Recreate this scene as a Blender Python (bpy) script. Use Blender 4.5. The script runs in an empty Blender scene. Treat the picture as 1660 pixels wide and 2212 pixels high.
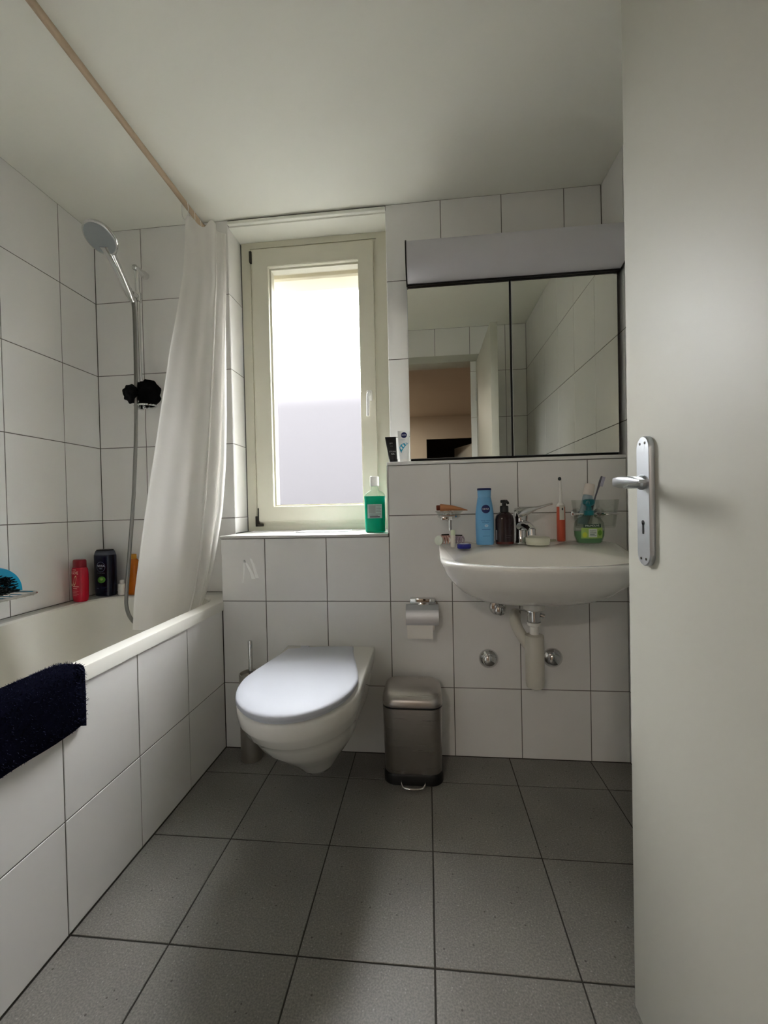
import bpy, bmesh, math, random
from mathutils import Vector, Matrix
random.seed(7)
PI = math.pi
SC = bpy.context.scene
COL = SC.collection

# ------------------------------------------------------------------ camera
cam = bpy.data.cameras.new('camera')
cam.sensor_fit = 'HORIZONTAL'; cam.sensor_width = 36.0
cam.lens = 898.35 / 1660 * 36.0
cam.clip_start = 0.01; cam.clip_end = 200
camo = bpy.data.objects.new('camera', cam); COL.objects.link(camo)
_x = Vector((0.9945547, 0.10192806, -0.02171703)); _y = Vector((0.02025773, 0.0153304, 0.99967725))
_z = Vector((0.10222809, -0.99467364, 0.01318209))
camo.matrix_world = Matrix(((_x.x, _y.x, _z.x, 0.0), (_x.y, _y.y, _z.y, 0.0), (_x.z, _y.z, _z.z, 0.9576), (0, 0, 0, 1)))
SC.camera = camo

# ------------------------------------------------------------------ sky, window portal and added hall fill light
SKY = 15.0
world = bpy.data.worlds.new('overcast_sky'); SC.world = world; world.use_nodes = True
_bg = world.node_tree.nodes['Background']
_bg.inputs[0].default_value = (0.965, 0.985, 1.0, 1); _bg.inputs[1].default_value = SKY
world.cycles.sampling_method = 'AUTOMATIC'
pl = bpy.data.lights.new('window_portal', 'AREA'); pl.shape = 'RECTANGLE'; pl.size = 0.46; pl.size_y = 1.16
pl.cycles.is_portal = True
plo = bpy.data.objects.new('window_portal', pl); COL.objects.link(plo)
plo.location = (-0.495, 1.955, 1.52); plo.rotation_euler = (-PI / 2, 0, 0)   # faces into the room
hl = bpy.data.lights.new('hall_fill_light', 'AREA'); hl.shape = 'DISK'; hl.size = 0.35; hl.energy = 9.0  # invented fill light, added to brighten the hall and bathroom
hl.color = (1.0, 0.90, 0.78)
hlo = bpy.data.objects.new('hall_fill_light', hl); COL.objects.link(hlo); hlo.location = (-0.85, -2.5, 2.36)
SC.view_settings.view_transform = 'Standard'; SC.view_settings.look = 'None'
SC.view_settings.exposure = 1.60; SC.view_settings.gamma = 1.0; SC.view_settings.use_curve_mapping = False
SC.cycles.max_bounces = 16; SC.cycles.diffuse_bounces = 9; SC.cycles.glossy_bounces = 6
SC.cycles.transmission_bounces = 10; SC.cycles.transparent_max_bounces = 12
SC.cycles.sample_clamp_indirect = 12.0; SC.cycles.caustics_refractive = True; SC.cycles.blur_glossy = 0.5

# ------------------------------------------------------------------ materials
def lin(c):
    return tuple((x / 255 / 12.92 if x <= 10 else ((x / 255 + 0.055) / 1.055) ** 2.4) for x in c) + (1,)
def mat(name, rgb, rough=0.5, metal=0.0, noise=0.0, nscale=8.0, bump=0.0, bscale=60.0, trans=0.0, ior=1.45, coat=0.0, sss=0.0, spec=0.5):
    m = bpy.data.materials.new(name); m.use_nodes = True
    nt = m.node_tree; b = nt.nodes['Principled BSDF']
    b.inputs['Base Color'].default_value = lin(rgb); b.inputs['Roughness'].default_value = rough
    b.inputs['Metallic'].default_value = metal; b.inputs['IOR'].default_value = ior
    b.inputs['Transmission Weight'].default_value = trans; b.inputs['Coat Weight'].default_value = coat
    b.inputs['Specular IOR Level'].default_value = spec
    if sss: b.inputs['Subsurface Weight'].default_value = sss
    tc = nt.nodes.new('ShaderNodeTexCoord')
    n = nt.nodes.new('ShaderNodeTexNoise'); n.inputs['Scale'].default_value = nscale; n.inputs['Detail'].default_value = 3
    nt.links.new(tc.outputs['Object'], n.inputs['Vector'])
    if noise:
        mx = nt.nodes.new('ShaderNodeMix'); mx.data_type = 'RGBA'; mx.blend_type = 'MULTIPLY'
        mx.inputs[0].default_value = noise; mx.inputs[6].default_value = lin(rgb)
        rmp = nt.nodes.new('ShaderNodeValToRGB')
        rmp.color_ramp.elements[0].position = 0.3; rmp.color_ramp.elements[0].color = (0.72, 0.71, 0.68, 1)
        rmp.color_ramp.elements[1].position = 0.7
        nt.links.new(n.outputs['Fac'], rmp.inputs['Fac']); nt.links.new(rmp.outputs['Color'], mx.inputs[7])
        nt.links.new(mx.outputs[2], b.inputs['Base Color'])
    if bump:
        n2 = nt.nodes.new('ShaderNodeTexNoise'); n2.inputs['Scale'].default_value = bscale; n2.inputs['Detail'].default_value = 2
        nt.links.new(tc.outputs['Object'], n2.inputs['Vector'])
        bp = nt.nodes.new('ShaderNodeBump'); bp.inputs['Strength'].default_value = bump; bp.inputs['Distance'].default_value = 0.002
        nt.links.new(n2.outputs['Fac'], bp.inputs['Height']); nt.links.new(bp.outputs['Normal'], b.inputs['Normal'])
    return m
M = {}
M['tile'] = mat('glazed_white_tile', (235, 234, 232), 0.22, noise=0.06, nscale=5, bump=0.10, bscale=7)
M['sill'] = mat('glazed_sill_tile', (206, 204, 200), 0.22, noise=0.06)
M['grout'] = mat('grey_grout', (112, 109, 103), 0.9, noise=0.3, nscale=30)
M['fgrout'] = mat('dark_floor_grout', (58, 55, 50), 0.9, noise=0.3, nscale=30)
M['ceil'] = mat('ceiling_paint', (236, 236, 227), 0.85, noise=0.03, nscale=2, bump=0.05, bscale=150)
M['frame'] = mat('cream_window_paint', (216, 213, 196), 0.35, noise=0.04, nscale=6)
M['door'] = mat('cream_door_paint', (183, 182, 171), 0.5, noise=0.05, nscale=3, bump=0.05, bscale=40)
M['porc'] = mat('white_porcelain', (236, 234, 228), 0.10, coat=0.3)
M['enam'] = mat('tub_enamel', (232, 230, 222), 0.18, coat=0.2, noise=0.03)
M['lid'] = mat('toilet_seat_plastic', (192, 195, 204), 0.6)
M['white'] = mat('white_plastic', (232, 231, 226), 0.35)
M['offw'] = mat('offwhite_plastic', (206, 203, 192), 0.4)
M['chrome'] = mat('chrome', (214, 214, 214), 0.07, 1.0)
M['hose'] = mat('metal_hose', (140, 139, 136), 0.28, 1.0, bump=0.4, bscale=500)
M['alu'] = mat('satin_aluminium', (196, 200, 205), 0.36, 1.0, noise=0.06, nscale=40)
M['mirror'] = mat('mirror_glass', (246, 247, 238), 0.0, 1.0)
M['black'] = mat('black_plastic', (16, 16, 17), 0.4)
M['darkgap'] = mat('dark_profile', (22, 21, 19), 0.6)
M['dgrey'] = mat('dark_grey_metal', (58, 55, 48), 0.45, 0.6)
M['diff'] = mat('lamp_diffuser_plastic', (208, 207, 213), 0.45)
M['rod'] = mat('beige_rod', (186, 164, 138), 0.45, noise=0.15, nscale=20)
M['paper'] = mat('tissue_paper', (240, 236, 230), 0.95, bump=0.2, bscale=200)
M['hall'] = mat('hallway_plaster', (192, 182, 170), 0.9, noise=0.06)
M['hallf'] = mat('hallway_floor_wood', (120, 92, 66), 0.5, noise=0.3, nscale=12)
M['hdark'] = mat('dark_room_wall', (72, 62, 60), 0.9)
M['bath_mat'] = mat('navy_pile', (13, 14, 26), 1.0, noise=0.5, nscale=60, spec=0.0)
M['pouf'] = mat('black_mesh_sponge', (6, 6, 8), 0.95, bump=0.8, bscale=120, spec=0.15)
M['sponge'] = mat('turquoise_plastic', (0, 142, 182), 0.3)
M['brist'] = mat('dark_bristles', (26, 38, 44), 0.7)
M['facade'] = mat('neighbour_facade', (26, 24, 26), 0.9, noise=0.05, nscale=1)
M['ground'] = mat('yard_paving', (44, 44, 44), 0.95, noise=0.2, nscale=1)
M['shut'] = mat('cream_shutter_box', (226, 219, 198), 0.7)

def steel(name, rgb, rough):                                   # brushed steel: grain stretched along the height
    m = mat(name, rgb, rough, 1.0); nt = m.node_tree; b = nt.nodes['Principled BSDF']
    tc = nt.nodes.new('ShaderNodeTexCoord'); mp = nt.nodes.new('ShaderNodeMapping'); mp.inputs['Scale'].default_value = (6, 6, 700)
    n = nt.nodes.new('ShaderNodeTexNoise'); n.inputs['Scale'].default_value = 1
    nt.links.new(tc.outputs['Object'], mp.inputs[0]); nt.links.new(mp.outputs[0], n.inputs['Vector'])
    mr = nt.nodes.new('ShaderNodeMapRange'); mr.inputs[3].default_value = rough - 0.08; mr.inputs[4].default_value = rough + 0.1
    nt.links.new(n.outputs['Fac'], mr.inputs[0]); nt.links.new(mr.outputs[0], b.inputs['Roughness'])
    return m
M['steel'] = steel('brushed_steel', (188, 183, 179), 0.30)
M['steel2'] = steel('brushed_steel_brush_holder', (205, 200, 195), 0.36)

def floor_mat():
    m = mat('speckled_grey_floor_tile', (128, 125, 120), 0.42); nt = m.node_tree; b = nt.nodes['Principled BSDF']
    tc = nt.nodes.new('ShaderNodeTexCoord')
    base = nt.nodes.new('ShaderNodeTexNoise'); base.inputs['Scale'].default_value = 5; base.inputs['Detail'].default_value = 4
    fine = nt.nodes.new('ShaderNodeTexNoise'); fine.inputs['Scale'].default_value = 260; fine.inputs['Detail'].default_value = 2
    vd = nt.nodes.new('ShaderNodeTexVoronoi'); vd.inputs['Scale'].default_value = 75
    vl = nt.nodes.new('ShaderNodeTexVoronoi'); vl.inputs['Scale'].default_value = 95
    for n in (base, fine, vd, vl): nt.links.new(tc.outputs['Object'], n.inputs['Vector'])
    def ramp(src, stops):
        r = nt.nodes.new('ShaderNodeValToRGB'); cr = r.color_ramp
        while len(cr.elements) < len(stops): cr.elements.new(0.5)
        for e, (p, c) in zip(cr.elements, stops): e.position = p; e.color = c
        nt.links.new(src, r.inputs['Fac']); return r.outputs['Color']
    c0 = ramp(base.outputs['Fac'], [(0.3, lin((122, 119, 114))), (0.7, lin((134, 131, 126)))])
    cf = ramp(fine.outputs['Fac'], [(0.35, (0.74, 0.74, 0.74, 1)), (0.65, (1.12, 1.12, 1.1, 1))])
    cd = ramp(vd.outputs['Distance'], [(0.13, (0.42, 0.40, 0.38, 1)), (0.2, (1, 1, 1, 1))])
    cl = ramp(vl.outputs['Distance'], [(0.10, (0.30, 0.29, 0.27, 1)), (0.16, (0, 0, 0, 1))])
    # only some of the cells carry a fleck
    rd = ramp(vd.outputs['Color'], [(0.78, (1, 1, 1, 1)), (0.80, (0, 0, 0, 1))])
    def mix(bt, a, c, f=1.0, fs=None):
        x = nt.nodes.new('ShaderNodeMix'); x.data_type = 'RGBA'; x.blend_type = bt; x.inputs[0].default_value = f
        nt.links.new(a, x.inputs[6]); nt.links.new(c, x.inputs[7])
        if fs: nt.links.new(fs, x.inputs[0])
        return x.outputs[2]
    o = mix('MULTIPLY', c0, cf)
    dd = nt.nodes.new('ShaderNodeMix'); dd.data_type = 'RGBA'; dd.blend_type = 'LIGHTEN'; dd.inputs[0].default_value = 1
    nt.links.new(cd, dd.inputs[6]); nt.links.new(rd, dd.inputs[7])
    o = mix('MULTIPLY', o, dd.outputs[2]); o = mix('ADD', o, cl, 0.35)
    nt.links.new(o, b.inputs['Base Color'])
    return m
M['floor'] = floor_mat()

def glass_mat(name, rgb, rough=0.0, ior=1.45):
    m = bpy.data.materials.new(name); m.use_nodes = True; nt = m.node_tree; nt.nodes.clear()
    o = nt.nodes.new('ShaderNodeOutputMaterial'); g = nt.nodes.new('ShaderNodeBsdfGlass'); t = nt.nodes.new('ShaderNodeBsdfTransparent')
    mx = nt.nodes.new('ShaderNodeMixShader'); mx.inputs[0].default_value = 0.18
    g.inputs['Color'].default_value = lin(rgb); g.inputs['Roughness'].default_value = rough; g.inputs['IOR'].default_value = ior
    t.inputs['Color'].default_value = lin(rgb)
    nt.links.new(t.outputs[0], mx.inputs[1]); nt.links.new(g.outputs[0], mx.inputs[2]); nt.links.new(mx.outputs[0], o.inputs[0])
    return m
M['glass'] = glass_mat('clear_glass', (250, 251, 250))
M['clearp'] = glass_mat('clear_plastic', (238, 243, 238), 0.05, 1.3)
M['gsoap'] = mat('green_liquid_soap', (124, 170, 128), 0.15, trans=0.25, ior=1.33)
M['mint'] = mat('green_mouthwash', (0, 176, 140), 0.12, trans=0.35, ior=1.33)
M['amber'] = mat('amber_oil', (206, 110, 10), 0.12, trans=0.3, ior=1.4)
M['brown'] = mat('dark_brown_bottle', (38, 22, 24), 0.14)
M['brownr'] = mat('reddish_bottle_foot', (74, 24, 18), 0.14)

def frosted():
    m = bpy.data.materials.new('frosted_pane'); m.use_nodes = True; nt = m.node_tree; nt.nodes.clear()
    o = nt.nodes.new('ShaderNodeOutputMaterial'); r = nt.nodes.new('ShaderNodeBsdfRefraction'); t = nt.nodes.new('ShaderNodeBsdfTransparent')
    gl = nt.nodes.new('ShaderNodeBsdfGlossy'); gl.inputs['Roughness'].default_value = 0.12; gl.inputs['Color'].default_value = (1, 1, 1, 1)
    r.distribution = 'BECKMANN'; r.inputs['Roughness'].default_value = 0.26; r.inputs['IOR'].default_value = 1.2
    mx = nt.nodes.new('ShaderNodeMixShader'); mx.inputs[0].default_value = 0.42
    m2 = nt.nodes.new('ShaderNodeMixShader'); m2.inputs[0].default_value = 0.04
    nt.links.new(t.outputs[0], mx.inputs[1]); nt.links.new(r.outputs[0], mx.inputs[2])
    nt.links.new(mx.outputs[0], m2.inputs[1]); nt.links.new(gl.outputs[0], m2.inputs[2]); nt.links.new(m2.outputs[0], o.inputs[0])
    return m
M['frost'] = frosted()

def curtain_mat():
    m = bpy.data.materials.new('white_curtain_cloth'); m.use_nodes = True; nt = m.node_tree; nt.nodes.clear()
    o = nt.nodes.new('ShaderNodeOutputMaterial'); d = nt.nodes.new('ShaderNodeBsdfDiffuse'); t = nt.nodes.new('ShaderNodeBsdfTranslucent')
    g = nt.nodes.new('ShaderNodeBsdfGlossy'); g.inputs['Roughness'].default_value = 0.35
    c = lin((242, 240, 236)); d.inputs[0].default_value = c; t.inputs[0].default_value = c
    mx = nt.nodes.new('ShaderNodeMixShader'); mx.inputs[0].default_value = 0.45
    m2 = nt.nodes.new('ShaderNodeMixShader'); m2.inputs[0].default_value = 0.03
    tc = nt.nodes.new('ShaderNodeTexCoord'); n = nt.nodes.new('ShaderNodeTexNoise'); n.inputs['Scale'].default_value = 9
    bp = nt.nodes.new('ShaderNodeBump'); bp.inputs['Strength'].default_value = 0.25; bp.inputs['Distance'].default_value = 0.01
    nt.links.new(tc.outputs['Object'], n.inputs['Vector']); nt.links.new(n.outputs['Fac'], bp.inputs['Height'])
    for s in (d, g): nt.links.new(bp.outputs[0], s.inputs['Normal'])
    nt.links.new(d.outputs[0], mx.inputs[1]); nt.links.new(t.outputs[0], mx.inputs[2])
    nt.links.new(mx.outputs[0], m2.inputs[1]); nt.links.new(g.outputs[0], m2.inputs[2]); nt.links.new(m2.outputs[0], o.inputs[0])
    return m
M['curtain'] = curtain_mat()
_flat = {}
def flat(rgb, rough=0.45):
    k = (rgb, rough)
    if k not in _flat: _flat[k] = mat('printed_colour', rgb, rough)
    return _flat[k]

# ------------------------------------------------------------------ mesh helpers (world coordinates)
def BM(): return bmesh.new()
def box(bm, x0, x1, y0, y1, z0, z1, bev=0.0, seg=2):
    vs = [bm.verts.new((x, y, z)) for x in (x0, x1) for y in (y0, y1) for z in (z0, z1)]
    f = [(0, 1, 3, 2), (4, 6, 7, 5), (0, 4, 5, 1), (2, 3, 7, 6), (0, 2, 6, 4), (1, 5, 7, 3)]
    fs = [bm.faces.new([vs[i] for i in q]) for q in f]
    if bev:
        es = list({e for q in fs for e in q.edges})
        bmesh.ops.bevel(bm, geom=es, offset=bev, segments=seg, affect='EDGES', profile=0.5)
    return bm
def loft(bm, rings, cap0=True, cap1=True, closed=True):
    vr = [[bm.verts.new(p) for p in r] for r in rings]
    n = len(vr[0])
    for a, b in zip(vr, vr[1:]):
        for i in range(n if closed else n - 1):
            j = (i + 1) % n
            try: bm.faces.new((a[i], a[j], b[j], b[i]))
            except ValueError: pass
    if cap0: bm.faces.new(list(reversed(vr[0])))
    if cap1: bm.faces.new(vr[-1])
    return vr
def ring(c, rx, ry, z, n=28, e=2.0, rot=0.0):
    out = []
    for i in range(n):
        t = 2 * PI * i / n
        ct, st = math.cos(t), math.sin(t)
        x = rx * math.copysign(abs(ct) ** (2 / e), ct); y = ry * math.copysign(abs(st) ** (2 / e), st)
        out.append((c[0] + x * math.cos(rot) - y * math.sin(rot), c[1] + x * math.sin(rot) + y * math.cos(rot), z))
    return out
def lathe(bm, c, prof, n=24, e=2.0, sy=1.0, rot=0.0):
    rs = [ring(c, max(r, 1e-4), max(r * sy, 1e-4), z, n, e, rot) for r, z in prof]
    loft(bm, rs); return bm
def basis(d):
    d = Vector(d).normalized(); a = Vector((0, 0, 1)) if abs(d.z) < 0.9 else Vector((1, 0, 0))
    u = d.cross(a).normalized(); return u, d.cross(u).normalized(), d
def axlathe(bm, p, d, prof, n=20):
    """profile of (radius, distance along d) turned round the axis p + t d"""
    u, v, w = basis(d); p = Vector(p); rs = []
    for r, t in prof:
        r = max(r, 1e-4); rs.append([p + w * t + (u * math.cos(2 * PI * i / n) + v * math.sin(2 * PI * i / n)) * r for i in range(n)])
    loft(bm, rs); return bm
def spline(pts, k=8):
    P = [Vector(p) for p in pts]; P = [P[0] * 2 - P[1]] + P + [P[-1] * 2 - P[-2]]; out = []
    for i in range(1, len(P) - 2):
        for s in range(k):
            t = s / k
            out.append(0.5 * ((2 * P[i]) + (P[i + 1] - P[i - 1]) * t + (2 * P[i - 1] - 5 * P[i] + 4 * P[i + 1] - P[i + 2]) * t * t + (3 * P[i] - P[i - 1] - 3 * P[i + 1] + P[i + 2]) * t ** 3))
    out.append(P[-2]); return out
def tube(bm, pts, r, n=10, closed=False, rr=None):
    P = [Vector(p) for p in pts]; N = len(P); rs = []; u = None
    for i, p in enumerate(P):
        a = P[(i - 1) % N] if closed or i > 0 else p; b = P[(i + 1) % N] if closed or i < N - 1 else p
        d = (b - a).normalized()
        if u is None: u, v, _ = basis(d)
        u = (u - d * u.dot(d)).normalized(); v = d.cross(u)
        q = rr[i] if rr else r
        rs.append([p + (u * math.cos(2 * PI * k / n) + v * math.sin(2 * PI * k / n)) * q for k in range(n)])
    if closed: rs.append(rs[0])
    loft(bm, rs, not closed, not closed)
    if closed: bmesh.ops.remove_doubles(bm, verts=bm.verts, dist=1e-6)
    return bm
def sphere(bm, c, r, sx=1, sy=1, sz=1, seg=16):
    m = Matrix.Translation(c) @ Matrix.Diagonal((r * sx, r * sy, r * sz, 1))
    bmesh.ops.create_uvsphere(bm, u_segments=seg, v_segments=max(8, seg // 2), radius=1, matrix=m); return bm
def rotz(bm, c, a):
    bmesh.ops.rotate(bm, verts=bm.verts, cent=Vector(c), matrix=Matrix.Rotation(a, 3, 'Z')); return bm
def xform(bm, m):
    bmesh.ops.transform(bm, matrix=m, verts=bm.verts); return bm
def frame_ring(bm, o, i, yf, yb, ib=None):
    """picture-frame ring in the XZ plane: o / i = (x0, x1, z0, z1) outer and inner; ib = inner at the back"""
    ib = ib or i
    def c(r, y): return [bm.verts.new(p) for p in ((r[0], y, r[2]), (r[1], y, r[2]), (r[1], y, r[3]), (r[0], y, r[3]))]
    A, B, Cc, D = c(o, yf), c(i, yf), c(ib, yb), c(o, yb)
    for p, q in ((A, B), (B, Cc), (Cc, D), (D, A)):
        for k in range(4):
            j = (k + 1) % 4; bm.faces.new((p[k], p[j], q[j], q[k]))
    return bm

ORG = {}
def smooth(me, ang=40):
    for p in me.polygons: p.use_smooth = True
    try: me.set_sharp_from_angle(angle=math.radians(ang))
    except Exception: pass
def obj(name, bm, m, parent=None, ang=40, label=None, kind=None, loc=None):
    bmesh.ops.recalc_face_normals(bm, faces=bm.faces)
    org = ORG.get(parent.name, Vector((0, 0, 0))) if parent else Vector(loc or (0, 0, 0))
    bmesh.ops.translate(bm, verts=bm.verts, vec=-org)
    me = bpy.data.meshes.new(name); bm.to_mesh(me); bm.free(); smooth(me, ang)
    for x in (m if isinstance(m, (list, tuple)) else [m]): me.materials.append(x)
    o = bpy.data.objects.new(name, me); COL.objects.link(o)
    if parent: o.parent = parent
    else: o.location = org
    ORG[o.name] = org
    if label: o['label'] = label
    if kind: o['kind'] = kind
    return o
def tag(o, label, cat, group=None):
    o['label'] = label; o['category'] = cat
    if group: o['group'] = group
    return o
def thing(name, label, cat, loc, group=None):
    o = bpy.data.objects.new(name, None); COL.objects.link(o); o.location = loc; o.empty_display_size = 0.02
    ORG[o.name] = Vector(loc); return tag(o, label, cat, group)
def struct(name, bm, m, label, cat='wall', ang=30):
    o = obj(name, bm, m, None, ang, kind='structure'); return tag(o, label, cat)
def structE(name, label, cat, loc=(0, 0, 0)):
    o = thing(name, label, cat, loc); o['kind'] = 'structure'; return o

# flat lettering: glyph outlines become a mesh that is laid on the surface by a mapping (u, v) -> point
def letters(text, size, mapper, parent, rgb, name='lettering', squash=1.0, shear=0.0):
    cu = bpy.data.curves.new('t', 'FONT'); cu.body = text; cu.size = size; cu.align_x = 'CENTER'; cu.align_y = 'CENTER'
    cu.resolution_u = 2; cu.shear = shear
    to = bpy.data.objects.new('t', cu); COL.objects.link(to)
    dg = bpy.context.evaluated_depsgraph_get(); dg.update()
    me = bpy.data.meshes.new_from_object(to.evaluated_get(dg))
    bm = BM(); bm.from_mesh(me)
    bpy.data.objects.remove(to); bpy.data.curves.remove(cu); bpy.data.meshes.remove(me)
    for v in bm.verts: v.co = Vector(mapper(v.co.x * squash, v.co.y))
    return obj(name, bm, flat(rgb), parent)
def patch(mapper, u0, u1, v0, v1, parent, m, name='label', nu=10, nv=4, shape=None):
    bm = BM(); g = []
    for j in range(nv + 1):
        row = []
        for i in range(nu + 1):
            u = u0 + (u1 - u0) * i / nu; v = v0 + (v1 - v0) * j / nv
            row.append(bm.verts.new(mapper(u, v)))
        g.append(row)
    for j in range(nv):
        for i in range(nu): bm.faces.new((g[j][i], g[j][i + 1], g[j + 1][i + 1], g[j + 1][i]))
    return obj(name, bm, m, parent)
def disc(mapper, cu, cv, ru, rv, parent, m, name='emblem', n=24, inner=0.0):
    bm = BM(); ks = [1.0, inner] if inner else [1.0, 0.75, 0.5, 0.25]
    rs = [[bm.verts.new(mapper(cu + k * ru * math.cos(2 * PI * i / n), cv + k * rv * math.sin(2 * PI * i / n))) for i in range(n)] for k in ks]
    for a, b in zip(rs, rs[1:]):
        for i in range(n): bm.faces.new((a[i], a[(i + 1) % n], b[(i + 1) % n], b[i]))
    if not inner: bm.faces.new(rs[-1])
    return obj(name, bm, m, parent)
class Bottle:
    """body lofted from (z, rx, ry) rows, front turned to -Y and then by yaw"""
    def __init__(s, c, rows, e=2.4, yaw=0.0): s.c, s.rows, s.e, s.yaw = Vector(c), rows, e, yaw
    def bm(s, lo=0, hi=None, n=32):
        bm = BM(); rs = [ring(s.c, rx, ry, s.c.z + z, n, s.e, s.yaw) for z, rx, ry in s.rows[lo:hi]]; loft(bm, rs); return bm
    def at(s, z):
        R = s.rows
        for a, b in zip(R, R[1:]):
            if a[0] <= z <= b[0] and b[0] > a[0]:
                t = (z - a[0]) / (b[0] - a[0]); return a[1] + (b[1] - a[1]) * t, a[2] + (b[2] - a[2]) * t
        return R[-1][1:] if z > R[-1][0] else R[0][1:]
    def map(s, eps=0.0004):
        def f(u, v):
            rx, ry = s.at(v); q = min(abs(u) / rx, 0.999)
            y = -(ry * (1 - q ** s.e) ** (1 / s.e)) - eps
            return (s.c.x + u * math.cos(s.yaw) - y * math.sin(s.yaw), s.c.y + u * math.sin(s.yaw) + y * math.cos(s.yaw), s.c.z + v)
        return f

# ------------------------------------------------------------------ tiled surfaces
_tcache = {}
def tile_mesh(w, h, m, d=0.004, ch=0.0009):
    k = (round(w, 4), round(h, 4), m.name)
    if k in _tcache: return _tcache[k]
    bm = BM(); x, y = w / 2, h / 2
    rs = [[(sx * (x - o), sy * (y - o), z) for sx, sy in ((-1, -1), (1, -1), (1, 1), (-1, 1))] for o, z in ((0, -d), (0, -ch), (ch, 0.0))]
    loft(bm, rs, False, True); bmesh.ops.recalc_face_normals(bm, faces=bm.faces)
    me = bpy.data.meshes.new('tile'); bm.to_mesh(me); bm.free(); me.materials.append(m); _tcache[k] = me; return me
def tiles(parent, org, eu, ev, us, vs, m, gap=0.003, skip=None, tilt=0.0012, name='tile'):
    """one tile object per cell of the joints us x vs on the plane org + u eu + v ev (front face on the plane)"""
    eu, ev = Vector(eu), Vector(ev); n = eu.cross(ev); org = Vector(org); po = ORG[parent.name]
    for a, b in zip(us, us[1:]):
        for c, d in zip(vs, vs[1:]):
            if skip and skip((a + b) / 2, (c + d) / 2): continue
            o = bpy.data.objects.new(name, tile_mesh(b - a - gap, d - c - gap, m)); COL.objects.link(o); o.parent = parent
            p = org + eu * ((a + b) / 2) + ev * ((c + d) / 2) - po
            R = Matrix((eu, ev, n)).transposed() @ Matrix.Rotation(random.uniform(-tilt, tilt), 3, 'X') @ Matrix.Rotation(random.uniform(-tilt, tilt), 3, 'Y')
            o.matrix_local = Matrix.Translation(p) @ R.to_4x4()
def steps(a, b, j0, s):
    """joint lines between a and b on the lattice j0 + k s"""
    k = math.ceil((a + 0.012 - j0) / s); out = [a]
    while j0 + k * s < b - 0.012: out.append(j0 + k * s); k += 1
    return out + [b]

# room measures (metres): Y runs from the doorway to the window
XL, XR, YB, YV, YD, ZC = -1.487, 0.724, 1.773, 1.5916, 0.15, 2.234
XP, ZS, ZL, XN0, XN1, YW = -0.825, 0.853, 1.128, -0.848, -0.150, 1.90
R0, TH, TW = 0.2617, 0.33, 0.2488
G = 0.0016                                                     # grout sits this far behind the tile faces
DX0, DX1, DZ = -0.36, 0.372, 1.985                             # door opening

# ------------------------------------------------------------------ room shell
fl = struct('floor', box(BM(), -1.62, 0.86, 0.03, 2.05, -0.10, -G), M['fgrout'], 'speckled grey square floor tiles with dark joints', 'floor')
tiles(fl, (0, 0, 0), (1, 0, 0), (0, 1, 0), steps(XP, XR, -0.0019, 0.2926), steps(0.03, YV, 1.4375, 0.2926), M['floor'], 0.0035, tilt=0.0008)
struct('ceiling', box(BM(), -1.62, 0.86, 0.03, 2.05, ZC, ZC + 0.30), M['ceil'], 'plain warm white painted ceiling', 'ceiling')
wl = struct('wall_left', box(BM(), XL - 0.12, XL - G, 0.03, YB + 0.25, 0, ZC), M['grout'], 'white tiled wall beside the bathtub', 'wall')
tiles(wl, (XL, 0, 0), (0, 1, 0), (0, 0, 1), steps(YD, YB, 1.5852, TW), steps(0.55, ZC, R0, TH), M['tile'])
wr = struct('wall_right', box(BM(), XR + G, XR + 0.12, 0.03, YB + 0.25, 0, ZC), M['grout'], 'white tiled wall behind the open door', 'wall')
tiles(wr, (XR, 0, 0), (0, -1, 0), (0, 0, 1), steps(-YB, -YD, -1.592, TW), steps(0, ZC, R0, TH), M['tile'])
# back wall with the window opening
bm = BM(); y0, y1 = YB + G, 2.25
box(bm, XL, XN0 - G, y0, 1.985, 0, ZC); box(bm, XL, -1.02, 1.985, y1, 0, ZC); box(bm, XN1 + G, XR, y0, y1, 0, ZC)  # unseen outer reveal, deepened to block oblique daylight and opened wider on the left
box(bm, XN0 - G, XN1 + G, y0, y1, 0, 0.83); box(bm, XN0 - G, XN1 + G, y0, y1, 2.214, ZC)
wb = struct('wall_back', bm, M['grout'], 'white tiled back wall around the window and behind the mirror cabinet', 'wall')
tiles(wb, (0, YB, 0), (1, 0, 0), (0, 0, 1), [XL, -1.2616, -1.0128, XN0], steps(0.55, ZC, R0, TH), M['tile'])
tiles(wb, (0, YB, 0), (1, 0, 0), (0, 0, 1), [XN1, 0.0818, 0.3306, 0.5794, XR], [ZL + 0.002] + steps(1.2517, ZC, R0, TH)[0:], M['tile'])
tiles(wb, (XN0, 0, 0), (0, 1, 0), (0, 0, 1), [YB + 0.001, YW], steps(ZS, 2.212, R0, TH), M['tile'])
tiles(wb, (XN1, 0, 0), (0, -1, 0), (0, 0, 1), [-YW, -YB - 0.001], steps(ZS, 2.212, R0, TH), M['tile'])
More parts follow.
